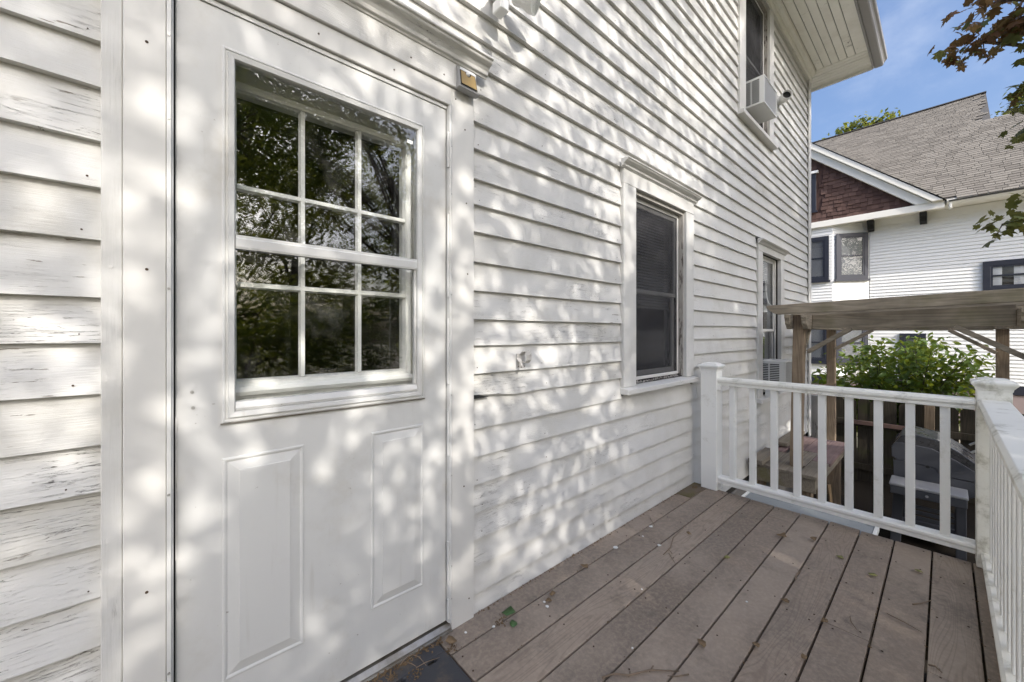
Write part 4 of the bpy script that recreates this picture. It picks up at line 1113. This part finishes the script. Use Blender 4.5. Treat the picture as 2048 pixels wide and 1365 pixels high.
# brown shingles, each one a piece
sh = MB().add([(-0.5, -0.022, 0), (0.5, -0.022, 0), (0.5, 0.0, 0), (-0.5, 0.0, 0), (-0.5, -0.004, 0.155), (0.5, -0.004, 0.155), (0.5, 0.0, 0.155), (-0.5, 0, 0.155)],
              [(0, 1, 5, 4), (0, 3, 2, 1), (1, 2, 6, 5), (3, 0, 4, 7), (4, 5, 6, 7)])
base = None; row = 0
z = 4.478
while z < 6.6:
    x = -1.75 + (0.05 if row % 2 else 0)
    while x < 0.95:
        w = r4.uniform(0.09, 0.17)
        if x + w < 1.33 - (z + 0.09 - 4.48 + 0.40) / S_ and not (GW[0] - 0.06 < x + w and x < GW[1] + 0.06 and GW[2] - 0.14 < z < GW[3] + 0.05):
            o = nb(sh, 'wood_shingle', M['n_brown']) if base is None else base.copy()
            if base is None: base = o
            else: COL.objects.link(o)
            o.location = (x + w / 2, -0.502, z + r4.uniform(-0.012, 0.012)); o.scale = (w - 0.006, r4.uniform(0.7, 1.5), 1)
        x += w
    z += 0.115; row += 1
# main roof: eave at local y=-0.65 z=4.45 up to the ridge
TR = 0.785
def rp(x, s):   # point on the roof plane: s metres up the slope
    c_ = 1 / math.sqrt(1 + TR * TR)
    return (x, -0.65 + s * c_, 4.455 + s * TR * c_)
rl = 6.05 * math.sqrt(1 + TR * TR); rl2 = 3.94 * math.sqrt(1 + TR * TR)
pts = [rp(1.40, 0), rp(9, 0), rp(9, rl2), rp(2.24, rl2), rp(2.24, rl), rp(-9, rl), rp(-3.97, rl - 0.02)]
mb = MB(); n = len(pts)
mb.add([(p[0], p[1], p[2] - 0.012) for p in pts] + [(p[0], p[1] + 0.02, p[2] - 0.045) for p in pts], [tuple(range(n)), tuple(range(2 * n - 1, n - 1, -1))] + [(i, n + i, n + (i + 1) % n, (i + 1) % n) for i in range(n)])
roof_n = nb(mb, 'roof', M['roof_dark'])
mb = MB(); mb.add([rp(-9, rl), rp(2.24, rl), (2.24, 11.5, 4.4), (-9, 11.5, 4.4)], [(0, 1, 2, 3)]); mb.add([rp(2.24, rl2), rp(9, rl2), (9, 8.0, 4.4), (2.24, 8.0, 4.4)], [(0, 1, 2, 3)])
nb(mb, 'roof_back', M['roof_dark'], roof_n)
mb = MB(); mb.add([(1.36, -0.72, gz_(1.36) + 0.01), (-3.97, -0.72, gz_(-3.97) + 0.01), (-3.97, 5.4, gz_(-3.97) + 0.01), (1.36, -0.6, gz_(1.36) + 0.01), (-9.3, -0.72, 4.48), (-9.3, -0.6, 4.48)], [(0, 3, 2, 1), (1, 2, 5, 4)])
nb(mb, 'gable_roof', M['roof_dark'], roof_n)
cosr = 1 / math.sqrt(1 + TR * TR); ang = math.atan(TR)
t_ = MB().add([(-0.5, 0, 0.012), (0.5, 0, 0.012), (0.5, 0.16, 0.002), (-0.5, 0.16, 0.002), (-0.5, 0, 0), (0.5, 0, 0)], [(0, 1, 2, 3), (4, 5, 1, 0), (4, 0, 3), (5, 2, 1)])
bs = None; rest_v = []; rest_f = []; tones = []; cnt = 0
P_ = 0.132; nrow_ = int(rl / P_)
for k in range(nrow_):
    s = k * P_
    x = -2.8 + (0.09 * (k * 5 % 3))
    while x < 8.9:
        w = r4.uniform(0.16, 0.34)
        p = rp(x + w / 2, s)
        ok = p[2] > gz_(x + w / 2) + 0.02 and not (x + w > 2.24 and s > rl2 - 0.1) and s < rl - 0.1
        if ok:
            lift = r4.uniform(0.0, 0.006)
            if 0.9 < x < 3.4 and cnt < 290 and k < 40:
                o = nb(t_, 'roof_shingle', M['shingle'], roof_n) if bs is None else bs.copy()
                if bs is None: bs = o
                else: COL.objects.link(o)
                o.location = (p[0], p[1], p[2] + lift); o.rotation_euler = (ang, 0, 0); o.scale = (w - 0.008, 1, 1.3)
                cnt += 1
            else:
                q0, q1 = rp(x + 0.004, s), rp(x + w - 0.004, s); q2, q3 = rp(x + w - 0.004, s + 0.16), rp(x + 0.004, s + 0.16)
                h = 0.014 + lift
                up_ = (0, -TR * cosr, cosr)
                A = lambda q, hh: (q[0], q[1] + up_[1] * hh, q[2] + up_[2] * hh)
                o_ = len(rest_v)
                rest_v += [A(q0, h), A(q1, h), A(q2, 0.002 + lift), A(q3, 0.002 + lift), q0, q1]
                rest_f += [(o_, o_ + 1, o_ + 2, o_ + 3), (o_ + 4, o_ + 5, o_ + 1, o_), (o_ + 4, o_, o_ + 3), (o_ + 5, o_ + 2, o_ + 1)]
                tones += [r4.random()] * 6
        x += w
mb = MB(); mb.add(rest_v, rest_f)
o = stuff(nb(mb, 'roof_shingles', M['shingle_f'], roof_n))
at = o.data.attributes.new('tone', 'FLOAT', 'POINT'); at.data.foreach_set('value', np.array(tones, dtype=np.float32))
nb(MB().bar(rp(-9, rl + 0.01), rp(2.25, rl + 0.01), 0.2, 0.03), 'ridge_cap', M['roof_dark'], roof_n)

# ================================================================== plants
SHAPES = {
    'oval': ([(0, 0, 0), (0.22, 0.32, 0.05), (0.20, 0.66, 0.05), (0, 1, -0.06), (-0.20, 0.66, 0.05), (-0.22, 0.32, 0.05)], [(0, 1, 2, 3), (0, 3, 4, 5)]),
    'diamond': ([(0, 0, 0), (0.30, 0.5, 0.06), (0, 1, -0.04), (-0.30, 0.5, 0.06)], [(0, 1, 2), (0, 2, 3)]),
    'maple': ([(0, 0.38, 0.03), (0, 0, 0), (0.20, 0.10, 0), (0.46, 0.16, -0.05), (0.30, 0.30, 0.0), (0.58, 0.52, -0.06), (0.40, 0.52, 0), (0.36, 0.66, -0.02), (0.17, 0.62, 0.02), (0.14, 0.80, 0), (0, 1.0, -0.08),
               (-0.14, 0.80, 0), (-0.17, 0.62, 0.02), (-0.36, 0.66, -0.02), (-0.40, 0.52, 0), (-0.58, 0.52, -0.06), (-0.30, 0.30, 0), (-0.46, 0.16, -0.05), (-0.20, 0.10, 0)],
              [(0, i, i + 1) for i in range(1, 18)] + [(0, 18, 1)]),
}
def foliage(name, P, size, shape, mat, parent, tone, up=0.6, hang=0.25, rg=None):
    """one mesh of separate leaves at the points P"""
    rg = rg or rng
    N = len(P)
    T, F = SHAPES[shape]
    T = np.array(T)
    nv = rg.normal(size=(N, 3)); nv /= np.linalg.norm(nv, axis=1, keepdims=True)
    nv[:, 2] = np.abs(nv[:, 2]) * (1 - up) + up
    nv /= np.linalg.norm(nv, axis=1, keepdims=True)
    d = rg.normal(size=(N, 3)); d[:, 2] -= hang
    d -= nv * np.sum(d * nv, axis=1, keepdims=True)
    d /= np.linalg.norm(d, axis=1, keepdims=True) + 1e-9
    s = np.cross(d, nv)
    sz = size * rg.uniform(0.6, 1.15, N)
    V = P[:, None, :] + sz[:, None, None] * (T[None, :, 0, None] * s[:, None, :] + T[None, :, 1, None] * d[:, None, :] + T[None, :, 2, None] * nv[:, None, :])
    V = V.reshape(-1, 3) - np.array(world_loc(parent))
    k = len(T)
    loops = []; starts = []; totals = []
    fl = [np.array(f) for f in F]
    base_ = (np.arange(N) * k)[:, None]
    blk = np.concatenate([f for f in fl]); lens = np.array([len(f) for f in fl])
    L = (base_ + blk[None, :]).reshape(-1)
    tot = np.tile(lens, N)
    st = np.concatenate([[0], np.cumsum(tot)[:-1]])
    me = bpy.data.meshes.new(name)
    me.vertices.add(len(V)); me.vertices.foreach_set('co', V.astype(np.float32).ravel())
    me.loops.add(len(L)); me.loops.foreach_set('vertex_index', L.astype(np.int32))
    me.polygons.add(len(tot)); me.polygons.foreach_set('loop_start', st.astype(np.int32))
    me.update(calc_edges=True); me.validate()
    at = me.attributes.new('tone', 'FLOAT', 'POINT')
    at.data.foreach_set('value', np.repeat(np.clip(tone, 0, 1), k).astype(np.float32))
    me.materials.append(mat)
    o = bpy.data.objects.new(name, me); COL.objects.link(o); o.parent = parent
    return o
def cluster_points(blobs, rg):
    """blobs: (centre, radii, clusters, leaves per cluster, cluster radius) -> leaf points and a tone per cluster"""
    pts = []; tn = []; cents = []
    for c, r, nc, nl, cr in blobs:
        q = rg.normal(size=(nc, 3)); q /= np.linalg.norm(q, axis=1, keepdims=True)
        q *= rg.uniform(0.25, 1.0, (nc, 1)) ** 0.5
        cc = np.array(c) + q * np.array(r)
        for p in cc:
            l = rg.normal(size=(nl, 3)) * cr * np.array([1, 1, 0.55]) * 0.6
            pts.append(p + l); tn.append(np.clip(rg.normal(rg.uniform(0.2, 0.75), 0.16, nl), 0, 1)); cents.append(p)
    return np.concatenate(pts), np.concatenate(tn), np.array(cents)
def tree(name, label, base, trunk_top, blobs, r0, leaf, shape, mat, seed, group=None, cat='tree', tone_shift=None, twigs=40, up=0.5, hang=0.3, vis_twig=0.012):
    rg = np.random.default_rng(seed); rt = random.Random(seed)
    t = thing(name, label, cat, base, group)
    b0 = Vector(base); tt = Vector(trunk_top)
    mb = MB()
    mid = b0.lerp(tt, 0.5) + Vector((rt.uniform(-.1, .1), rt.uniform(-.1, .1), 0))
    mb.tube([b0 - Vector((0, 0, 0.1)), b0 + Vector((0, 0, 0.25)), mid, tt], [r0 * 1.35, r0, r0 * 0.8, r0 * 0.6], 10)
    for c, r, nc, nl, cr in blobs:
        c = Vector(c); st = b0.lerp(tt, rt.uniform(0.65, 1.0))
        m1 = st.lerp(c, 0.5) + Vector((rt.uniform(-.2, .2), rt.uniform(-.2, .2), 0.12 * (c - st).length))
        mb.tube([st, m1, c], [r0 * 0.42, r0 * 0.26, r0 * 0.10], 7)
    P, tn, cents = cluster_points(blobs, rg)
    if tone_shift is not None: tn = np.clip(tone_shift(P, tn), 0, 1)
    for p in cents[rg.permutation(len(cents))[:twigs]]:
        c = min(blobs, key=lambda q: np.linalg.norm(np.array(q[0]) - p))
        a = Vector(c[0]); p = Vector(p)
        mb.tube([a, a.lerp(p, 0.5) + Vector((0, 0, 0.05)), p], [vis_twig * 1.6, vis_twig, vis_twig * 0.4], 5)
    mb.build('trunk', M['bark'], t, smooth=True)
    stuff(foliage('crown', P, leaf, shape, mat, t, tn, up=up, hang=hang, rg=rg))
    return t

# shrub growing behind the fence
rs = np.random.default_rng(77)
sb = thing('leafy_shrub', 'bushy green shrub rising above the dark fence under the pergola', 'shrub', (8.9, -0.9, GZ))
mb = MB(); P = []; tn = []
for i in range(34):
    a = rs.uniform(0, 6.28); top = np.array([8.9 + rs.normal() * 0.38, -0.82 + np.clip(rs.normal() * 0.50, -1.0, 0.9), 0])
    top[2] = 1.20 - 0.50 * abs(top[1] + 0.95) ** 1.3 - rs.uniform(0, 0.55)
    b0 = np.array([8.9 + rs.normal() * 0.12, -0.9 + rs.normal() * 0.25, GZ])
    ctl = (b0 + top) / 2 + np.array([0, 0, 0.15])
    path = [tuple(b0 * (1 - t) ** 2 + 2 * ctl * t * (1 - t) + top * t * t) for t in np.linspace(0, 1, 7)]
    mb.tube(path, list(np.linspace(0.014, 0.003, 7)), 5)
    for t in np.linspace(0.26, 1.0, 38):
        c = b0 * (1 - t) ** 2 + 2 * ctl * t * (1 - t) + top * t * t
        k = 5
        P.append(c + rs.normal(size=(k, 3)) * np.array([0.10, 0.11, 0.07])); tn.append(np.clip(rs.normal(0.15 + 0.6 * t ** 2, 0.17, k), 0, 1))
mb.build('stems', M['bark'], sb)
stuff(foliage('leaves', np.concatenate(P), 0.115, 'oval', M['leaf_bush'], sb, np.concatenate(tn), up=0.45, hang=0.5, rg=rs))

# copper and green maple reaching in from the right
def maple_tone(P, tn):
    copper = 1 / (1 + np.exp(-(P[:, 2] - 4.0) * 5))
    return np.where(rng.random(len(P)) < copper * 0.92, tn * 0.4, 0.62 + tn * 0.45)
bl = [((6.55, -1.60, 4.32), (0.30, 0.30, 0.10), 12, 8, 0.13), ((6.6, -1.72, 4.72), (0.35, 0.30, 0.07), 9, 8, 0.13), ((6.4, -1.97, 4.20), (0.35, 0.20, 0.30), 20, 9, 0.15),
      ((6.5, -1.96, 3.60), (0.25, 0.15, 0.26), 14, 8, 0.14), ((6.5, -1.92, 3.22), (0.2, 0.10, 0.10), 4, 7, 0.12), ((6.4, -1.76, 2.30), (0.22, 0.17, 0.10), 7, 8, 0.12), ((6.3, -1.95, 2.62), (0.2, 0.10, 0.12), 3, 7, 0.12),
      ((6.5, -2.9, 4.6), (0.9, 0.6, 0.9), 60, 12, 0.25), ((7.4, -3.6, 5.4), (1.3, 1.0, 1.2), 100, 12, 0.3)]
tree('maple_tree', 'maple with copper and green leaves reaching in at the right edge', (7.9, -4.3, GZ), (7.5, -3.8, 3.2), bl, 0.13, 0.118, 'maple', M['leaf_maple'], 5, tone_shift=maple_tone, twigs=90, up=0.55, hang=0.5, vis_twig=0.006)

# shade tree between the sun and the wall
def sunward(x, z, s_=12.0):
    """the place in the crown whose shadow falls on wall point (x, z)"""
    return tuple(Vector((x, 0, z)) + SUN * s_)
SH = []; NEAR = []
def shade(x0, x1, z0, z1, n, nl=50, s_=11.0, cr=0.42, to=None):
    (SH if to is None else to).append((sunward((x0 + x1) / 2, (z0 + z1) / 2, s_), ((x1 - x0) / 2 * 1.1, 0.9, (z1 - z0) / 2 * 1.1), n, nl, cr))
shade(0.3, 2.0, -1.4, -0.1, 60); shade(1.8, 3.8, -1.4, 0.2, 90); shade(3.6, 5.6, -1.4, 0.6, 80)
shade(2.15, 4.3, -0.1, 1.6, 120); shade(4.2, 7.2, 0.4, 2.4, 120); shade(3.4, 5.4, 1.6, 3.2, 70); shade(5.2, 7.6, 2.0, 4.6, 100); shade(3.6, 5.4, 3.2, 5.2, 34)
shade(-2.6, -0.3, 0.0, 2.4, 32, s_=8, to=NEAR); shade(-0.55, -0.05, 0.3, 2.4, 16, 40, 8, 0.3, NEAR)
shade(-0.5, 1.0, 0.0, 1.2, 27, 62, 5.4, 0.40, NEAR); shade(0.8, 2.4, 0.1, 1.4, 30, 62, 5.4, 0.40, NEAR)
shade(-0.6, 1.0, 1.2, 2.5, 28, 62, 5.8, 0.40, NEAR); shade(0.9, 2.5, 1.3, 2.5, 25, 62, 5.8, 0.40, NEAR); shade(0.9, 3.6, 2.4, 4.6, 42, 60, 6.2, 0.42, NEAR)
tree('shade_tree', 'tall leafy tree across the yard, shading deck and far wall', (7.2, -11.0, GZ), (6.0, -10.0, 4.2), SH, 0.24, 0.135, 'diamond', M['leaf_green'], 9, twigs=160)
tree('shade_tree', 'leafy tree behind the viewpoint, mirrored in the door glass and dappling the door', (-2.9, -6.4, GZ), (-2.0, -5.8, 3.6), NEAR, 0.20, 0.10, 'diamond', M['leaf_green'], 19, twigs=200)
# foliage across the yard, seen as reflections
r6 = random.Random(6)
LBL = ['broad tree across the yard, reflected at the left of the door glass', 'yellow-green tree across the yard, reflected in the middle of the door glass', 'dark tree across the yard, reflected at the right of the door glass']
for i, (x, y, h, w) in enumerate(((-0.9, -10.5, 6.2, 2.0), (2.9, -12.0, 7.5, 2.3), (7.0, -11.5, 8.5, 2.6))):
    B = [((x + r6.uniform(-.5, .5) * w, y + r6.uniform(-.4, .4) * w, GZ + h * f), (w * 0.8, w * 0.8, h * 0.14), 60, 40, 0.55) for f in (0.25, 0.42, 0.58, 0.74, 0.9)]
    tree('yard_tree', LBL[i], (x, y, GZ), (x, y, GZ + h * 0.6), B, 0.16, 0.17, 'diamond', M['leaf_green'] if i != 1 else M['leaf_far'], 30 + i, 'trees across the yard', twigs=40)
LBH = ['dense hedge bush across the yard, reflected low in the left door panes', 'dense hedge bush across the yard, reflected low in the middle door panes', 'dense hedge bush across the yard, reflected low in the right door panes', 'dense hedge bush across the yard, reflected low in the house windows']
for i, x in enumerate((-1.4, 1.2, 3.8, 6.8)):
    B = [((x + r6.uniform(-.6, .6), -8.2 + r6.uniform(-.3, .3), GZ + f), (1.3, 0.7, 0.7), 60, 40, 0.4) for f in (0.8, 1.7, 2.6)]
    tree('hedge_bush', LBH[i], (x, -8.2, GZ), (x, -8.2, GZ + 1.6), B, 0.07, 0.12, 'diamond', M['leaf_green'], 40 + i, 'hedge across the yard', cat='bush', twigs=20)
# trees behind the neighbour's roof
tree('far_tree', 'pale tree tip showing over the neighbour roof beside the eave', (26, 1.6, GZ), (26, 1.5, 9), [((26, 2.7, 11.0), (0.5, 0.6, 0.35), 14, 16, 0.4), ((26, 1.1, 11.35), (0.5, 0.75, 0.6), 22, 18, 0.4), ((26, 1.85, 11.3), (0.4, 0.3, 0.75), 14, 16, 0.35)], 0.2, 0.26, 'diamond', M['leaf_far'], 61, 'trees behind the neighbour house', twigs=50, vis_twig=0.02)
tree('far_tree', 'far green tree behind the lower roof ridge at the right', (27, -4.2, GZ), (27, -4.2, 8.5), [((27, -3.9, 10.6), (0.7, 0.9, 0.7), 40, 18, 0.45)], 0.2, 0.25, 'diamond', M['leaf_far'], 62, 'trees behind the neighbour house', twigs=30, vis_twig=0.02)

# ================================================================== litter on the deck
def flat_leaf(x, y, s, rot, mat, name, label, group, curl=0.2, z=0.0035, shape='oval'):
    T, F = SHAPES[shape]
    ca, sa = math.cos(rot), math.sin(rot)
    mb = MB()
    vs = []
    for a, b_, c_ in T:
        zz = abs(a) * curl * 1.3 + abs(b_ - 0.5) * curl * 0.6 + 0.02
        a2, b2 = a * s * (1.6 if shape == 'oval' else 1), (b_ - 0.5) * s
        j1, j2 = 1 + 0.45 * math.sin(7.1 * a + 5 * b_ + 40 * x), 1 + 0.3 * math.sin(3.3 * b_ + 60 * y)
        a2 *= j1; zz *= 0.5 + abs(j2 * j1)
        vs.append((x + a2 * ca - b2 * sa, y + a2 * sa + b2 * ca, z + zz * s))
    mb.add(vs, F)
    o = mb.build(name, mat, smooth=True)
    so = o.modifiers.new('thick', 'SOLIDIFY'); so.thickness = 0.0008
    return tag(o, label, 'leaf', group)
flat_leaf(1.07, -0.106, 0.060, 0.9, M['leaf_fresh'], 'fallen_leaf', 'larger glossy green leaf lying on the deck near the door casing', None, 0.15)
flat_leaf(1.041, -0.162, 0.042, -0.6, M['leaf_fresh'], 'fallen_leaf', 'smaller green leaf lying just below the larger green one', None, 0.12)
YEL = [(2.633, -0.963, 0.034, 'yellow-green curled leaf on the deck nearest the middle of the railing'), (2.56, -1.094, 0.04, 'flat yellow-green leaf on the deck left of the pale narrow leaf'), (2.773, -1.244, 0.035, 'pale narrow green leaf on the deck near the corner post'), (2.189, -0.569, 0.036, 'yellow-green leaf sprig lying in a gap between deck boards')]
for i, (x, y, s, l) in enumerate(YEL): flat_leaf(x, y, s, i * 1.3, M['leaf_yellow'], 'fallen_leaf', l, None, 0.3)
DRY = [(2.642, -0.701, 0.055, 'curled brown leaf near the deck end, left of the pale curled one'), (2.732, -0.834, 0.045, 'pale curled brown leaf on the deck closest to the railing'),
       (2.002, -1.002, 0.036, 'brown leaf at the right end of the first short board joint'), (2.02, -0.862, 0.034, 'brown leaf at the left end of the first short board joint'),
       (1.65, -0.86, 0.038, 'brown leaf wedged in the deck gap left of the bottom centre boards'), (1.724, -0.991, 0.028, 'small brown leaf in the gap below the first short board joint'),
       (1.559, -0.124, 0.045, 'ragged brown leaf in the first deck gap along the house wall'), (1.287, -0.152, 0.036, 'pale brown leaf above the two white specks near the wall'),
       (1.246, -0.172, 0.032, 'tan leaf beside the two white specks near the wall'), (2.273, -0.333, 0.030, 'small brown leaf right of the long curved pale twig'),
       (1.505, -0.723, 0.042, 'brown curled leaf right of the long forked twig'), (0.80, -0.083, 0.045, 'brown leaf scraps at the deck edge beside the mat corner')]
for i, (x, y, s, l) in enumerate(DRY):
    flat_leaf(x, y, s, i * 2.1, M['leaf_dry'], 'dry_leaf', l, None, 0.55)
def flake(x, y, s, seed):
    r_ = random.Random(seed); n = 6
    pts = [(x + s * r_.uniform(.6, 1.1) * math.cos(k * 6.283 / n), y + s * r_.uniform(.6, 1.1) * math.sin(k * 6.283 / n)) for k in range(n)]
    return tag(MB().prism_z(pts, 0.0025, 0.0045).build('paint_flake', M['chalk']), 'white paint flake lying on the deck boards', 'paint flake', 'paint flakes on the deck')
for i, (x, y, s) in enumerate(((1.838, -0.122, .016), (2.039, -0.272, .013), (2.199, -0.136, .014), (0.874, -0.071, .007), (0.977, -0.121, .008), (1.221, -0.187, .009), (1.232, -0.158, .007), (2.057, -0.163, .008), (1.63, -0.4, .005), (1.3, -0.55, .005), (1.9, -0.75, .005))): flake(x, y, s, i)
def twig(pts, r, label, extra=()):
    mb = MB()
    P_ = [(x, y, 0.0025 + r + (0.006 if 0 < i < len(pts) - 1 else 0)) for i, (x, y) in enumerate(pts)]
    mb.tube(P_, [r] * (len(P_) - 1) + [r * 0.5], 6)
    for e in extra:
        mb.tube([(x, y, 0.003 + r) for x, y in e], r * 0.7, 5)
    return tag(mb.build('twig', M['twig'], smooth=True), label, 'twig')
twig([(2.261, -1.167), (2.235, -1.22), (2.222, -1.269)], 0.0018, 'thin straight twig lying across a deck board near the side railing')
twig([(2.123, -1.067), (2.074, -1.077), (2.046, -1.098)], 0.0015, 'tiny curved twig on the deck left of the straight twig')
twig([(2.417, -1.236), (2.437, -1.259), (2.513, -1.29)], 0.003, 'short thick bent twig over a deck gap near the side railing')
twig([(2.02, -1.291), (2.02, -1.307), (2.008, -1.324)], 0.003, 'short dark twig beside the last deck gap')
twig([(2.233, -0.854), (2.288, -0.851), (2.336, -0.856)], 0.003, 'twig lying along a gap between two deck boards')
twig([(1.969, -0.333), (2.05, -0.331), (2.165, -0.292), (2.327, -0.279)], 0.0025, 'long curved pale twig on the deck in front of the near window', [[(2.03, -0.333), (2.01, -0.36)]])
twig([(1.108, -0.549), (1.146, -0.571), (1.179, -0.608), (1.251, -0.645), (1.331, -0.713)], 0.0032, 'long forked twig at the bottom edge of the picture', [[(1.251, -0.645), (1.283, -0.642)], [(1.179, -0.608), (1.20, -0.60)]])
twig([(2.288, -0.083), (2.221, -0.149)], 0.0022, 'short twig lying on the board against the house wall')
twig([(2.003, -0.345), (1.929, -0.42)], 0.002, 'short dark twig lying under the long curved pale one')
twig([(1.345, -0.740), (1.298, -0.718), (1.284, -0.694)], 0.0022, 'small bent twig right of the forked one')
for pts, l in (([(0.612, -0.043), (0.638, -0.036), (0.662, -0.038), (0.676, -0.065), (0.68, -0.108)], 'arched brown stem lying on the rubber mat'), ([(0.63, -0.040), (0.643, -0.075), (0.654, -0.094)], 'short brown stem crossing the arched one on the mat'), ([(0.724, -0.034), (0.735, -0.040), (0.741, -0.060)], 'pale curl of stem near the mat corner'), ([(0.648, -0.092), (0.682, -0.1), (0.734, -0.109)], 'straight pale stem along the mat seam')):
    o = twig(pts, 0.0013, l); o.location.z = 0.004
# crumbs of litter along the wall foot and the threshold
b = MB(); r7 = random.Random(17)
def crumb(x, y, z, s):
    b.bar((x, y, z), (x + r7.uniform(-s, s), y + r7.uniform(-s, s), z + r7.uniform(0, s * 0.6)), s * r7.uniform(.2, .6), s * r7.uniform(.1, .3))
for i in range(300):
    x = 0.96 + r7.random() * 2.1; crumb(x, -0.016 - abs(r7.gauss(0, 0.006)), 0.002, r7.uniform(0.003, 0.009))
for i in range(420):
    x = 0.2 + r7.random() * 0.58; crumb(x, -0.034 - abs(r7.gauss(0, 0.012)), 0.006, r7.uniform(0.003, 0.013))
for i in range(260):
    crumb(r7.uniform(0.8, 3.05), r7.choice([-0.12, -0.266, -0.411, -0.557, -0.7025, -0.848, -0.994, -1.139, -1.285, -1.424]) + r7.gauss(0, 0.004), 0.0, r7.uniform(0.003, 0.008))
for cx, cy in ((0.632, -0.115), (0.79, -0.10), (1.01, -0.12), (0.573, -0.064), (3.0, -0.06)):
    for i in range(40): crumb(cx + r7.gauss(0, 0.012), cy + r7.gauss(0, 0.012), 0.006, r7.uniform(0.003, 0.01))
stuff(tag(b.build('leaf_litter', M['litter']), 'brown crumbs of leaf litter along the wall foot and threshold', 'litter'))
